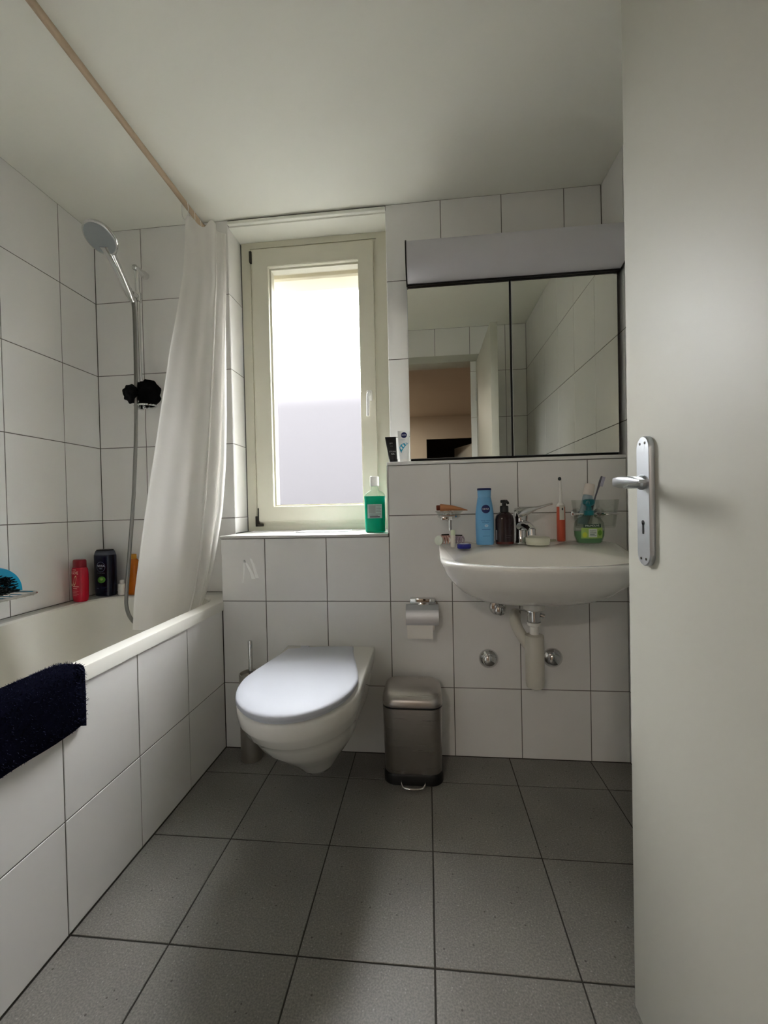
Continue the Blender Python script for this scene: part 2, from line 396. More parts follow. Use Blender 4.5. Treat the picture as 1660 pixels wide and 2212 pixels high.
# low front wall (pipe casing): waist high under the window, chest high on the right
bm = BM()
box(bm, XP + G, XN1, YV + G, YB + G, 0, ZS - 0.012); box(bm, XN1, XR, YV + G, YB + G, 0, ZL - 0.014)
wv = struct('wall_back_lower', bm, M['grout'], 'white tiled low wall carrying toilet and washbasin, ledges on top', 'wall')
tiles(wv, (0, YV, 0), (1, 0, 0), (0, 0, 1), [XP, -0.643, -0.394, -0.1455], [0, R0, R0 + TH, ZS - 0.012], M['tile'])
tiles(wv, (0, YV, 0), (1, 0, 0), (0, 0, 1), [-0.1455, 0.0906, 0.3394, 0.5882, XR], [0, R0, R0 + TH, R0 + 2 * TH, ZL - 0.014], M['tile'])
tiles(wv, (XP, 0, 0), (0, -1, 0), (0, 0, 1), [-YB, -YV], [0.5925, ZS - 0.012], M['tile'])
tiles(wv, (XN1, 0, 0), (0, -1, 0), (0, 0, 1), [-YB, -YV], [ZS, ZL - 0.014], M['tile'])
struct('trim_1', box(BM(), XP - 0.004, XN1, YV - 0.003, YW + 0.02, ZS - 0.011, ZS, 0.003), M['sill'], 'glazed white window sill board on the low wall', 'sill')
struct('trim_2', box(BM(), XN1 + 0.001, XR, YV - 0.003, YB, ZL - 0.013, ZL, 0.003), M['tile'], 'glazed white ledge under the mirror cabinet', 'ledge')
bm = BM(); box(bm, XN0, XN1, YB - 0.006, YB + 0.012, 2.212, 2.226, 0.002); box(bm, XN0, XN1, YB + 0.010, YW + 0.1, 2.206, 2.214)
struct('trim_3', bm, M['ceil'], 'painted strip and soffit at the top of the window niche', 'trim')
# doorway wall (behind the camera's own wall line, seen in the mirror)
bm = BM(); y0, y1 = 0.03, YD - G
box(bm, XL, DX0 - 0.05, y0, y1, 0, ZC); box(bm, DX1 + 0.05, XR, y0, y1, 0, ZC); box(bm, DX0 - 0.05, DX1 + 0.05, y0, y1, DZ + 0.05, ZC)
wd = struct('wall_door', bm, M['grout'], 'white tiled wall with the doorway, seen in the mirror', 'wall')
tiles(wd, (0, YD, 0), (-1, 0, 0), (0, 0, 1), steps(-XR, -XL, -0.5794, TW), steps(0, ZC, R0, TH), M['tile'],
      skip=lambda u, v: DX0 - 0.05 < -u < DX1 + 0.05)
tiles(wd, (0, YD, 0), (-1, 0, 0), (0, 0, 1), steps(-DX1 - 0.05, -DX0 + 0.05, -0.0818, TW), [DZ + 0.05, ZC], M['tile'])
bm = BM()
for a, b in ((DX0 - 0.05, DX0), (DX1, DX1 + 0.05)): box(bm, a, b, 0.02, YD + 0.008, 0, DZ, 0.002)
box(bm, DX0 - 0.05, DX1 + 0.05, 0.02, YD + 0.008, DZ, DZ + 0.05, 0.002)
struct('trim_4', bm, M['door'], 'cream door frame lining the doorway', 'door frame')

# ------------------------------------------------------------------ hallway behind the doorway (seen in the mirror)
HX0, HX1, HY, HZ = -1.2, 1.5, -3.6, 2.40
struct('floor_hall', box(BM(), HX0, HX1, HY - 2.2, 0.03, -0.1, 0.0), M['hallf'], 'brown hallway floor beyond the doorway', 'floor')
struct('ceiling_hall', box(BM(), HX0, HX1, HY - 2.2, 0.03, HZ, HZ + 0.1), M['hall'], 'beige hallway ceiling seen in the mirror', 'ceiling')
struct('wall_hall_left', box(BM(), HX0 - 0.1, HX0, HY - 2.2, 0.03, 0, HZ), M['hall'], 'beige hallway side wall, window end to the right', 'wall')
struct('wall_hall_right', box(BM(), HX1, HX1 + 0.1, HY - 2.2, 0.03, 0, HZ), M['hall'], 'beige hallway side wall nearer the door hinge', 'wall')
bm = BM(); box(bm, HX0, -0.02, HY - 0.1, HY, 0, HZ); box(bm, 0.92, HX1, HY - 0.1, HY, 0, HZ); box(bm, -0.02, 0.92, HY - 0.1, HY, 2.05, HZ)
struct('wall_hall_end', bm, M['hall'], 'beige hallway end wall with a dark doorway, seen in the mirror', 'wall')
bm = BM(); box(bm, -0.05, 0.02, HY - 0.02, HY + 0.02, 0, 2.03); box(bm, 0.88, 0.95, HY - 0.02, HY + 0.02, 0, 2.03); box(bm, -0.05, 0.95, HY - 0.02, HY + 0.02, 2.03, 2.09)
struct('trim_5', bm, M['hall'], 'beige frame around the far hallway doorway', 'door frame')
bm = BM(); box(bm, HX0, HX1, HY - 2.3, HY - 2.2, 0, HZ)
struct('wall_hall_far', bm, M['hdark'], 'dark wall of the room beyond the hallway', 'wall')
struct('wall_hall_front', box(BM(), 0.80, HX1 + 0.1, -0.005, 0.028, 0, HZ), M['hall'], 'beige hallway wall right of the bathroom doorway', 'wall')
bm = BM(); box(bm, 0.845, 0.88, HY - 0.86, HY - 0.04, 0.01, 1.97, 0.003); rotz(bm, (0.88, HY - 0.04, 0), math.radians(-24))
t = structE('door_2', 'white door leaf standing open at the end of the hallway', 'door', (0.86, HY - 0.1, 0))
obj('leaf', bm, M['white'], t)
lamp = thing('fill_light_base', 'round base added for the unseen hallway fill light', 'lamp', (-0.85, -2.5, HZ))  # made-up fixture at the fill light, kept out of the mirror view
bm = BM(); lathe(bm, (-0.85, -2.5, 0), [(0.19, HZ - 0.03), (0.20, HZ - 0.02), (0.20, HZ)], 28); obj('base', bm, M['white'], lamp)

# ------------------------------------------------------------------ outside
struct('trim_6', box(BM(), -0.846, -0.153, 2.02, 2.20, 2.085, 2.212), M['shut'], 'cream shutter box outside the top of the window', 'shutter box')
bm = BM()                                                     # rounded parapet
prof = [(8.0, 0)] + [(8.0 + 0.35 - 0.35 * math.cos(a), 2.92 + 0.35 * math.sin(a)) for a in [PI / 2 * k / 8 for k in range(9)]] + [(14, 3.27), (14, 0)]
loft(bm, [[(x, y, z) for y, z in prof] for x in (-16, 12)])
tag(obj('apartment_building', bm, M['facade']), 'grey neighbouring building blurred by the frosted window', 'building')
struct('ground', box(BM(), -30, 30, 2.4, 60, -0.6, -0.5), M['ground'], 'grey paved yard outside the window', 'ground')

# ------------------------------------------------------------------ window
w = structE('window_1', 'cream framed tall window with frosted glass, white handle on the right', 'window', (-0.5, YW, ZS))
bm = BM()
frame_ring(bm, (XN0 + 0.005, XN1 - 0.001, ZS + 0.002, 2.206), (-0.768, -0.228, 0.925, 2.135), YW, YW + 0.06)
frame_ring(bm, (XN0 + 0.005, XN1 - 0.001, ZS + 0.002, 2.206), (-0.800, -0.205, 0.880, 2.178), YW - 0.004, YW + 0.01)
obj('frame', bm, M['frame'], w)
bm = BM(); frame_ring(bm, (-0.789, -0.219, 0.900, 2.166), (-0.712, -0.287, 0.968, 2.082), YW - 0.016, YW + 0.05, (-0.704, -0.290, 0.974, 2.074))
bmesh.ops.bevel(bm, geom=list(bm.edges), offset=0.002, segments=2, affect='EDGES')
sash = obj('sash', bm, M['frame'], w)
bm = BM(); box(bm, -0.716, -0.280, YW + 0.012, YW + 0.018, 0.962, 2.086)
bm.faces.ensure_lookup_table()
p = obj('pane', bm, [M['frost'], M['clearp']], w, label='frosted glass')
tr = bpy.data.materials.new('clear_edge'); tr.use_nodes = True; tr.node_tree.nodes.clear()
_o = tr.node_tree.nodes.new('ShaderNodeOutputMaterial'); _t = tr.node_tree.nodes.new('ShaderNodeBsdfTransparent'); tr.node_tree.links.new(_t.outputs[0], _o.inputs[0])
p.data.materials[1] = tr
for q in p.data.polygons: q.material_index = 0 if q.normal.y < -0.5 else 1
bm = BM(); frame_ring(bm, (-0.712, -0.283, 0.968, 2.082), (-0.702, -0.291, 0.976, 2.072), YW + 0.000, YW + 0.0115); obj('glazing_bead', bm, M['frame'], w)
bm = BM(); lathe(bm, (-0.2475, YW - 0.019, 0), [(0.011, 1.440), (0.0125, 1.443), (0.0125, 1.483), (0.011, 1.486)], 20, 3.0, 0.45)
hd = obj('handle', bm, M['white'], w)
bm = BM(); tube(bm, spline([(-0.2475, YW - 0.022, 1.462), (-0.2475, YW - 0.048, 1.464), (-0.249, YW - 0.058, 1.455), (-0.250, YW - 0.059, 1.42), (-0.251, YW - 0.057, 1.362)], 6), 0.0068, 12); obj('grip', bm, M['white'], hd)
bm = BM(); box(bm, -0.801, -0.789, YW - 0.020, YW - 0.004, 2.108, 2.160, 0.002); obj('hinge', bm, M['dgrey'], w, label='dark upper hinge')
bm = BM(); box(bm, -0.800, -0.787, YW - 0.024, YW - 0.004, 0.876, 0.925, 0.002); box(bm, -0.7885, -0.785, YW - 0.022, YW - 0.014, 0.90, 0.962); box(bm, -0.79, -0.765, YW - 0.024, YW - 0.006, 0.876, 0.889, 0.003); obj('hinge', bm, M['dgrey'], w, label='dark lower hinge')

# ------------------------------------------------------------------ door, open along the right side
DY = 0.815
d = structE('door_1', 'cream bathroom door standing open, silver handle plate near its edge', 'door', (DX1, DY, 0))
bm = BM(); box(bm, DX1, DX1 + 0.040, YD + 0.012, DY, 0.006, 1.975, 0.002); obj('leaf', bm, M['door'], d)
def slab(xa, xb, yc, z0, z1, hw, n=14):                       # rounded-end plate on the door face
    pts = [(yc + hw * math.cos(a), z1 - hw + hw * math.sin(a)) for a in [PI * k / n for k in range(n + 1)]]
    pts += [(yc + hw * math.cos(a), z0 + hw + hw * math.sin(a)) for a in [PI + PI * k / n for k in range(n + 1)]]
    bm = BM(); c = 0.0018
    def sh(k): return [(yc + (y - yc) * k, z0 + (z1 - z0) * 0.5 + (z - (z0 + z1) / 2) * (1 - (1 - k) * 0.16)) for y, z in pts]
    loft(bm, [[(xb, y, z) for y, z in pts], [(xa + c, y, z) for y, z in pts], [(xa, y, z) for y, z in sh(0.93)]]); return bm
PY = 0.742
hp = obj('handle_plate', slab(DX1 - 0.009, DX1 - 0.0003, PY, 0.848, 1.066, 0.021), M['alu'], d, label='satin silver plate')
for zz, yy in ((1.054, PY - 0.008), (1.054, PY + 0.008), (0.860, PY - 0.008), (0.860, PY + 0.008)):
    bm = BM(); axlathe(bm, (DX1 - 0.0090, yy, zz), (-1, 0, 0), [(0.0022, 0), (0.0022, 0.0006), (0.0005, 0.0007)], 10); obj('screw', bm, M['dgrey'], hp)
bm = BM(); axlathe(bm, (DX1 - 0.0092, PY, 0.921), (-1, 0, 0), [(0.0042, 0), (0.0042, 0.0005)], 14); box(bm, DX1 - 0.0097, DX1 - 0.0092, PY - 0.0024, PY + 0.0024, 0.902, 0.921); obj('keyhole', bm, M['darkgap'], hp)
lev = BM(); axlathe(lev, (DX1 - 0.009, PY, 0.989), (-1, 0, 0), [(0.0125, 0), (0.0125, 0.005), (0.0095, 0.008), (0.009, 0.030)], 16)
sec = []
for (x, y, z, a, b) in ((-0.022, 0.010, 0.989, 0.012, 0.010), (-0.036, 0.006, 0.989, 0.012, 0.009), (-0.050, -0.010, 0.990, 0.012, 0.0075), (-0.058, -0.045, 0.991, 0.010, 0.0065), (-0.060, -0.08, 0.989, 0.009, 0.0050), (-0.060, -0.104, 0.986, 0.005, 0.0025)):
    sec.append([(DX1 + x + a * math.copysign(abs(math.cos(t)) ** 0.35, math.cos(t)), PY + y, z + b * math.copysign(abs(math.sin(t)) ** 0.35, math.sin(t))) for t in [2 * PI * k / 16 for k in range(16)]])
loft(lev, sec); obj('lever', lev, M['alu'], d, label='silver lever handle')
for zz in (0.25, 1.70):
    bm = BM(); axlathe(bm, (DX1 + 0.002, YD + 0.006, zz), (0, 0, 1), [(0.007, 0), (0.007, 0.09)], 12); obj('hinge', bm, M['alu'], d)

# ------------------------------------------------------------------ bathtub
tub = thing('bathtub', 'built-in white bathtub with tiled apron under the shower', 'bathtub', (-1.15, 0.95, 0))
bx, by = (XL + 0.007 + XP) / 2, (YD + YB) / 2; hx, hy = (XP + 0.004 - XL - 0.003) / 2, (YB - YD) / 2 - 0.003
def rrect(cx, cy, a, b, r, z, k=6):
    out = []
    for q, (sx, sy) in enumerate(((1, 1), (-1, 1), (-1, -1), (1, -1))):
        for i in range(k + 1):
            t = PI / 2 * (q + i / k); out.append((cx + sx * (a - r) + r * math.cos(t), cy + sy * (b - r) + r * math.sin(t), z))
    return out
ZR = 0.592
icx, icy, ia, ib = (-0.877 - 1.420) / 2, (0.24 + 1.672) / 2, (1.420 - 0.877) / 2, (1.672 - 0.24) / 2
bm = BM()
loft(bm, [rrect(bx, by, hx - 0.014, hy, 0.004, 0.5545), rrect(bx, by, hx, hy, 0.004, 0.555), rrect(bx, by, hx, hy, 0.006, ZR - 0.005), rrect(bx, by, hx - 0.0015, hy - 0.0015, 0.006, ZR - 0.0015), rrect(bx, by, hx - 0.005, hy - 0.005, 0.008, ZR),
          rrect(icx, icy, ia + 0.008, ib + 0.008, 0.13, ZR), rrect(icx, icy, ia, ib, 0.12, ZR - 0.006), rrect(icx, icy, ia - 0.010, ib - 0.02, 0.115, 0.50), rrect(icx, icy, ia - 0.04, ib - 0.08, 0.11, 0.28),
          rrect(icx, icy, ia - 0.07, ib - 0.13, 0.10, 0.18), rrect(icx, icy, ia - 0.12, ib - 0.19, 0.08, 0.155)], False, True)
obj('basin', bm, M['enam'], tub, 35)
bm = BM(); box(bm, XP - 0.04, XP - G, YD + 0.002, YV - 0.001, 0, 0.5525)
ap = obj('apron', bm, M['grout'], tub)
tiles(ap, (XP, 0, 0), (0, 1, 0), (0, 0, 1), steps(YD + 0.002, YV - 0.001, 1.3416, 0.2461), [0.002, R0, 0.5555], M['tile'])

# bath mat over the tub edge
mt = thing('bath_mat', 'navy blue shaggy bath mat draped over the tub edge', 'bath mat', (-0.84, 0.6, ZR))
mY0, mY1 = 0.34, 0.905
prof = [(-0.806, 0.462), (-0.804, 0.50), (-0.804, 0.56), (-0.808, 0.588), (-0.822, 0.602), (-0.850, 0.606), (-0.876, 0.603), (-0.890, 0.590), (-0.897, 0.55), (-0.902, 0.50)]
back = [(-0.822, 0.462), (-0.822, 0.50), (-0.822, 0.56), (-0.8225, 0.590), (-0.828, 0.5945), (-0.850, 0.5945), (-0.872, 0.5945), (-0.8795, 0.588), (-0.886, 0.55), (-0.891, 0.50)]
ps = [Vector((x, 0, z)) for x, z in prof]; P2 = spline(ps, 5); B2 = spline([(x, 0, z) for x, z in back], 5)
rings = []
for k in range(25):
    y = mY0 + (mY1 - mY0) * k / 24; e = min(1.0, (24 - k) / 2.0) ** 0.5 if k > 22 else 1.0
    sag = 0.0015 * math.sin(y * 37) - (0.012 if k == 24 else 0)
    rings.append([(b.x + (p_.x - b.x) * (0.35 + 0.65 * e), y, b.z + (p_.z - b.z) * (0.35 + 0.65 * e) + (sag if i < 12 else 0)) for i, (p_, b) in enumerate(zip(P2, B2))] + [(b.x, y, b.z) for b in reversed(B2)])
bm = BM(); loft(bm, rings); matb = obj('mat_body', bm, M['bath_mat'], mt, 60)
bm = BM(); rnd = random.Random(3); nP = len(P2)
for i in range(9000):
    k = rnd.uniform(0, nP - 1.01); a = int(k); fr = k - a; p0 = P2[a].lerp(P2[a + 1], fr); b0 = B2[a].lerp(B2[a + 1], fr)
    nn = Vector((p0.x - b0.x, 0, p0.z - b0.z)).normalized(); y = rnd.uniform(mY0, mY1 - 0.002)
    if y > mY1 - 0.012: p0 = b0.lerp(p0, 0.75)
    base = Vector((p0.x, y, p0.z)) - nn * 0.002
    dirn = (nn + Vector((rnd.gauss(0, .55), rnd.gauss(0, .55), rnd.gauss(-0.15, .5)))).normalized()
    L_ = rnd.uniform(0.004, 0.008); sd = dirn.cross(Vector((rnd.random(), rnd.random(), rnd.random()))).normalized() * 0.0011
    v = [bm.verts.new(base - sd), bm.verts.new(base + sd), bm.verts.new(base + dirn * L_)]; bm.faces.new(v)
obj('pile', bm, mat('navy_pile_tips', (42, 44, 64), 1.0, noise=0.6, nscale=90, spec=0.0), mt, kind='stuff')

# ------------------------------------------------------------------ shower
sr = thing('shower_rail', 'chrome shower rail with hand shower on the back wall', 'shower', (-1.24, YB, 1.45))
RX, RY = -1.238, 1.712
bm = BM(); tube(bm, [(RX, RY, 1.44), (RX, RY, 2.02)], 0.0095, 14); obj('rail', bm, M['chrome'], sr)
for zz in (2.018, 1.455):
    bm = BM(); axlathe(bm, (RX, YB - 0.0005, zz), (0, -1, 0), [(0.016, 0), (0.016, 0.02), (0.012, 0.026), (0.012, 0.075), (0.008, 0.081)], 16); obj('bracket', bm, M['chrome'], sr)
bm = BM(); axlathe(bm, (RX, RY, 1.875), (0, 0, 1), [(0.015, 0), (0.0165, 0.004), (0.0165, 0.034), (0.015, 0.038)], 16)
axlathe(bm, (RX + 0.002, RY - 0.010, 1.894), (0.15, -0.75, -0.15), [(0.011, 0), (0.011, 0.045)], 14)
axlathe(bm, (RX + 0.010, RY - 0.062, 1.868), (0.12, -0.62, 0.72), [(0.014, 0), (0.0165, 0.03)], 14)
obj('slider', bm, M['chrome'], sr)
hN = Vector((-0.08, -0.555, -0.828)).normalized(); hC = Vector((-1.200, 1.462, 1.990)); hj = Vector((-1.222, 1.640, 1.872))
bm = BM(); axlathe(bm, hC, hN, [(0.020, -0.026), (0.045, -0.022), (0.060, -0.010), (0.0635, 0.0), (0.061, 0.004), (0.057, 0.005)], 32)
nk = hC + (hj - hC).normalized() * 0.062 - hN * 0.010
tube(bm, spline([hC + (hj - hC).normalized() * 0.030 - hN * 0.014, nk, nk.lerp(hj, 0.25), nk.lerp(hj, 0.6), hj, hj + (hj - nk).normalized() * 0.03], 5), 0.013, 16,
     rr=[1.22 * q_ for q_ in [0.024, 0.0225, 0.021, 0.0195, 0.018, 0.0172, 0.0164, 0.0158, 0.0152, 0.0148, 0.0144, 0.014, 0.0137, 0.0134, 0.0131, 0.0129, 0.0127, 0.0125, 0.0122, 0.012, 0.0118, 0.0114, 0.011, 0.0106, 0.0102, 0.010]])
hs = obj('hand_shower', bm, M['chrome'], sr, 50)
bm = BM(); axlathe(bm, hC + hN * 0.0048, hN, [(0.056, 0), (0.054, 0.0025), (0.02, 0.0035)], 32); sp = obj('spray_face', bm, mat('grey_spray_plate', (150, 155, 158), 0.35), hs, label='grey spray plate')
hp0 = hj + (hj - nk).normalized() * 0.032
hz = [hp0, (-1.2180, 1.660, 1.80), (-1.2175, 1.660, 1.66), (-1.2200, 1.655, 1.36), (-1.2320, 1.645, 1.05), (-1.2500, 1.630, 0.78), (-1.2560, 1.615, 0.62), (-1.246, 1.600, 0.565), (-1.215, 1.580, 0.525), (-1.175, 1.572, 0.505), (-1.12, 1.60, 0.53), (-1.07, 1.655, 0.62), (-1.05, 1.70, 0.72), (-1.05, 1.715, 0.775)]
bm = BM(); tube(bm, spline(hz, 10), 0.0072, 12)
obj('hose', bm, M['hose'], sr, label='silver metal hose')
mx = thing('bath_mixer', 'chrome bath mixer on the back wall behind the shower curtain', 'tap', (-1.05, YB, 0.80))
bm = BM(); axlathe(bm, (-1.14, 1.715, 0.80), (1, 0, 0), [(0.020, 0), (0.024, 0.006), (0.024, 0.174), (0.020, 0.18)], 18)
for x in (-1.125, -0.985): axlathe(bm, (x, YB - 0.0005, 0.80), (0, -1, 0), [(0.03, 0), (0.03, 0.008), (0.014, 0.02), (0.014, 0.05)], 18)
axlathe(bm, (-1.05, 1.715, 0.785), (0, 0, -1), [(0.012, 0), (0.011, 0.022)], 12)
obj('body', bm, M['chrome'], mx)
# black bath sponge tied to the lower end of the rail, with a chrome dish ring
pf = thing('bath_sponge', 'black mesh bath sponge hanging on the lower end of the shower rail', 'sponge', (-1.22, 1.68, 1.46))
def blob(c, r, sx, sy, sz, seed, amp=0.14):
    bm = BM(); bmesh.ops.create_icosphere(bm, subdivisions=4, radius=1.0); rn = random.Random(seed); ph = [(rn.uniform(0, 6), rn.uniform(3, 9), Vector((rn.gauss(0, 1), rn.gauss(0, 1), rn.gauss(0, 1)))) for _ in range(14)]
    for v in bm.verts:
        k = 1 + amp * sum(math.sin(p + f * v.co.dot(dv)) for p, f, dv in ph) / 5
        v.co = Vector((v.co.x * r * sx * k + c[0], v.co.y * r * sy * k + c[1], v.co.z * r * sz * k + c[2]))
    return bm
obj('puff', blob((-1.185, 1.690, 1.466), 0.052, 0.92, 0.85, 1.12, 5), M['pouf'], pf, 80)
obj('puff', blob((-1.242, 1.660, 1.462), 0.036, 0.9, 0.8, 1.05, 9), M['pouf'], pf, 80)
bm = BM(); tube(bm, spline([(-1.232, 1.676, 1.49), (-1.233, 1.690, 1.515), (-1.2265, 1.700, 1.515), (-1.226, 1.690, 1.49)], 5), 0.0026, 8); obj('cord', bm, M['black'], pf)
cd = thing('soap_dish', 'chrome ring dish under the black sponge on the shower rail', 'soap dish', (-1.20, 1.70, 1.415))
bm = BM(); tube(bm, [(-1.200 + 0.045 * math.cos(a), 1.690 + 0.035 * math.sin(a), 1.414) for a in [2 * PI * k / 28 for k in range(28)]], 0.0042, 8, True); axlathe(bm, (-1.238, 1.712, 1.405), (0, 0, 1), [(0.0135, 0), (0.0135, 0.032)], 14); obj('ring', bm, M['chrome'], cd)

# chrome shelf with a blue brush on the left wall
sh = thing('bath_shelf', 'chrome wire shelf on the left wall above the tub', 'shelf', (XL, 1.2, 0.68))
def stadium(x0, x1, y0, y1, z, r, k=8):
    return [(cx + r * math.cos(a), cy + r * math.sin(a), z) for cx, cy, a0 in ((x1 - r, y1 - r, 0), (x0 + r, y1 - r, PI / 2), (x0 + r, y0 + r, PI), (x1 - r, y0 + r, 1.5 * PI)) for a in [a0 + PI / 2 * i / k for i in range(k + 1)]]
bm = BM(); tube(bm, stadium(-1.478, -1.365, 1.03, 1.338, 0.682, 0.035), 0.0052, 10, True); obj('rim_wire', bm, M['chrome'], sh)
bm = BM()
for y in (1.07, 1.10, 1.13, 1.16, 1.19, 1.22, 1.25, 1.28, 1.31): tube(bm, [(-1.476, y, 0.677), (-1.367, y, 0.677)], 0.002, 6)
obj('wire_grid', bm, M['chrome'], sh)
for y in (1.10, 1.27):
    bm = BM(); axlathe(bm, (XL + 0.0005, y, 0.682), (1, 0, 0), [(0.012, 0), (0.012, 0.008), (0.006, 0.012), (0.006, 0.016)], 14); obj('bracket', bm, M['chrome'], sh)
sb = thing('body_brush', 'turquoise oval body brush with dark bristles on the chrome shelf', 'brush', (-1.435, 1.24, 0.688))
bm = BM(); n = 24; rs = []
for x, k in ((-1.475, 0.55), (-1.468, 0.85), (-1.455, 0.97), (-1.436, 1.0), (-1.430, 0.97)):
    rs.append([(x, 1.235 + 0.098 * k * math.cos(PI * i / n), 0.690 + 0.092 * k * math.sin(PI * i / n)) for i in range(n + 1)])
loft(bm, rs); obj('back', bm, M['sponge'], sb)
bm = BM(); rn = random.Random(4)
for i in range(160):
    a = rn.uniform(0, PI); q = math.sqrt(rn.random()) * 0.62; y = 1.235 + 0.098 * q * math.cos(a); z = 0.690 + 0.092 * q * math.sin(a)
    axlathe(bm, (-1.431, y, z + 0.001), (1, rn.gauss(0, .15), rn.gauss(0, .15) + .1), [(0.0022, 0), (0.0018, 0.028)], 5)
obj('bristles', bm, M['brist'], sb, kind='stuff', label='dark bristles')

# bottles on the tub deck
def text_lines(p, mp, u0, u1, v0, rows, rgb, dv=0.0062, th=0.0016):
    for k in range(rows): patch(mp, u0, u1 - (k % 2) * (u1 - u0) * 0.25, v0 - k * dv, v0 - k * dv + th, p, flat(rgb), 'print_line', 6, 1)
c = (-1.438, 1.585, ZR + 0.0003)
t = thing('shampoo_bottle', 'red shampoo bottle with gold print on the tub corner', 'bottle', c)
B = Bottle(c, [(0, 0.028, 0.018), (0.004, 0.033, 0.021), (0.02, 0.036, 0.022), (0.07, 0.0385, 0.023), (0.11, 0.0385, 0.023), (0.132, 0.0365, 0.022), (0.141, 0.031, 0.020)], 2.6, -0.35)
bo = obj('body', B.bm(), flat((186, 10, 42), 0.22), t)
bm = BM(); cr = [(0.0285, 0.139), (0.0305, 0.142), (0.0295, 0.168), (0.026, 0.173)]
loft(bm, [ring(c, r, r * 0.66, c[2] + z, 28, 2.4, -0.35) for r, z in cr]); obj('cap', bm, flat((140, 6, 34), 0.3), t)
mp = B.map(); gold = (240, 196, 150)
letters('ELSEVE', 0.0165, lambda u, v: mp(u, v + 0.120), t, (246, 190, 176), squash=0.98)
letters("L'OREAL", 0.0070, lambda u, v: mp(u, v + 0.133), t, (246, 190, 176))
disc(lambda u, v: mp(u * 0.87 + v * 0.30, v * 0.95 - u * 0.2 + 0.090), 0.007, 0.0, 0.0085, 0.022, t, flat(gold), 'swirl', 28, 0.78)
disc(mp, -0.018, 0.070, 0.007, 0.006, t, flat(gold), 'swirl', 18)
patch(mp, -0.019, -0.0172, 0.074, 0.112, t, flat(gold), 'print_line', 1, 4)
text_lines(t, mp, -0.008, 0.026, 0.063, 2, (244, 170, 160), 0.008, 0.003); text_lines(t, mp, -0.012, 0.024, 0.045, 4, (230, 120, 124))

c = (-1.412, 1.692, ZR + 0.0003)
t = thing('shower_gel_bottle', 'tall navy shower gel bottle with a green lime slice picture', 'bottle', c)
B = Bottle(c, [(0, 0.036, 0.022), (0.004, 0.041, 0.026), (0.03, 0.0435, 0.027), (0.10, 0.045, 0.027), (0.17, 0.0455, 0.027), (0.180, 0.0450, 0.0265)], 3.4, -0.12)
obj('body', B.bm(), flat((10, 14, 40), 0.22), t)
bm = BM(); loft(bm, [ring(c, a, b, c[2] + z, 28, 3.4, -0.12) for z, a, b in ((0.180, 0.043, 0.025), (0.182, 0.044, 0.026), (0.196, 0.039, 0.024), (0.199, 0.036, 0.022))]); obj('cap', bm, flat((74, 78, 92), 0.35), t)
bm = BM(); loft(bm, [ring(c, a, b, c[2] + z, 28, 3.4, -0.12) for z, a, b in ((0.199, 0.035, 0.021), (0.203, 0.035, 0.021))]); obj('cap_top', bm, M['black'], t)
mp = B.map()
disc(mp, 0.004, 0.130, 0.022, 0.022, t, flat((120, 128, 150)), 'emblem', 30, 0.93)
letters('NIVEA', 0.0135, lambda u, v: mp(u + 0.004, v + 0.134), t, (212, 216, 226)); letters('MEN', 0.0078, lambda u, v: mp(u + 0.004, v + 0.122), t, (170, 176, 190))
letters('POWER FRESH', 0.0062, lambda u, v: mp(u + 0.004, v + 0.103), t, (140, 142, 140))
disc(lambda u, v: mp(u, v + 0.1 * (u - 0.006)), 0.006, 0.074, 0.020, 0.0145, t, flat((84, 150, 52)), 'lime_slice', 24)
disc(lambda u, v: mp(u, v), 0.005, 0.077, 0.009, 0.006, t, flat((176, 208, 120)), 'lime_slice', 18)
letters('3in1', 0.0075, lambda u, v: mp(u - 0.014, v + 0.036), t, (176, 182, 196)); text_lines(t, mp, 0.002, 0.030, 0.042, 3, (52, 60, 92))
c = (-1.456, 1.722, ZR + 0.0003)
t = thing('dark_bottle', 'low black bottle half hidden behind the navy gel bottle', 'bottle', c)
B = Bottle(c, [(0, 0.018, 0.018), (0.004, 0.0225, 0.0225), (0.12, 0.0225, 0.0225), (0.128, 0.018, 0.018)], 2.2)
obj('body', B.bm(), flat((8, 9, 16), 0.25), t)
bm = BM(); lathe(bm, c, [(0.017, c[2] + 0.128), (0.0175, c[2] + 0.148), (0.015, c[2] + 0.150)], 20); obj('cap', bm, M['black'], t)
c = (-1.352, 1.712, ZR + 0.0003)
t = thing('small_bottle', 'tiny white bottle between navy gel bottle and hose', 'bottle', c)
bm = BM(); lathe(bm, c, [(0.0135, c[2]), (0.0155, c[2] + 0.002), (0.0155, c[2] + 0.046), (0.012, c[2] + 0.050)], 20); obj('body', bm, M['white'], t)
bm = BM(); lathe(bm, c, [(0.0085, c[2] + 0.050), (0.0085, c[2] + 0.062), (0.006, c[2] + 0.065)], 16); obj('cap', bm, M['white'], t)
c = (-1.302, 1.722, ZR + 0.0003)
t = thing('oil_bottle', 'amber orange oil bottle beside the shower curtain', 'bottle', c)
B = Bottle(c, [(0, 0.022, 0.016), (0.004, 0.0255, 0.0185), (0.13, 0.0255, 0.0185), (0.150, 0.021, 0.016), (0.158, 0.013, 0.012)], 2.6)
obj('body', B.bm(), M['amber'], t)
bm = BM(); lathe(bm, c, [(0.0125, c[2] + 0.158), (0.0135, c[2] + 0.160), (0.013, c[2] + 0.177), (0.010, c[2] + 0.179)], 18); obj('cap', bm, flat((214, 150, 40), 0.3), t)

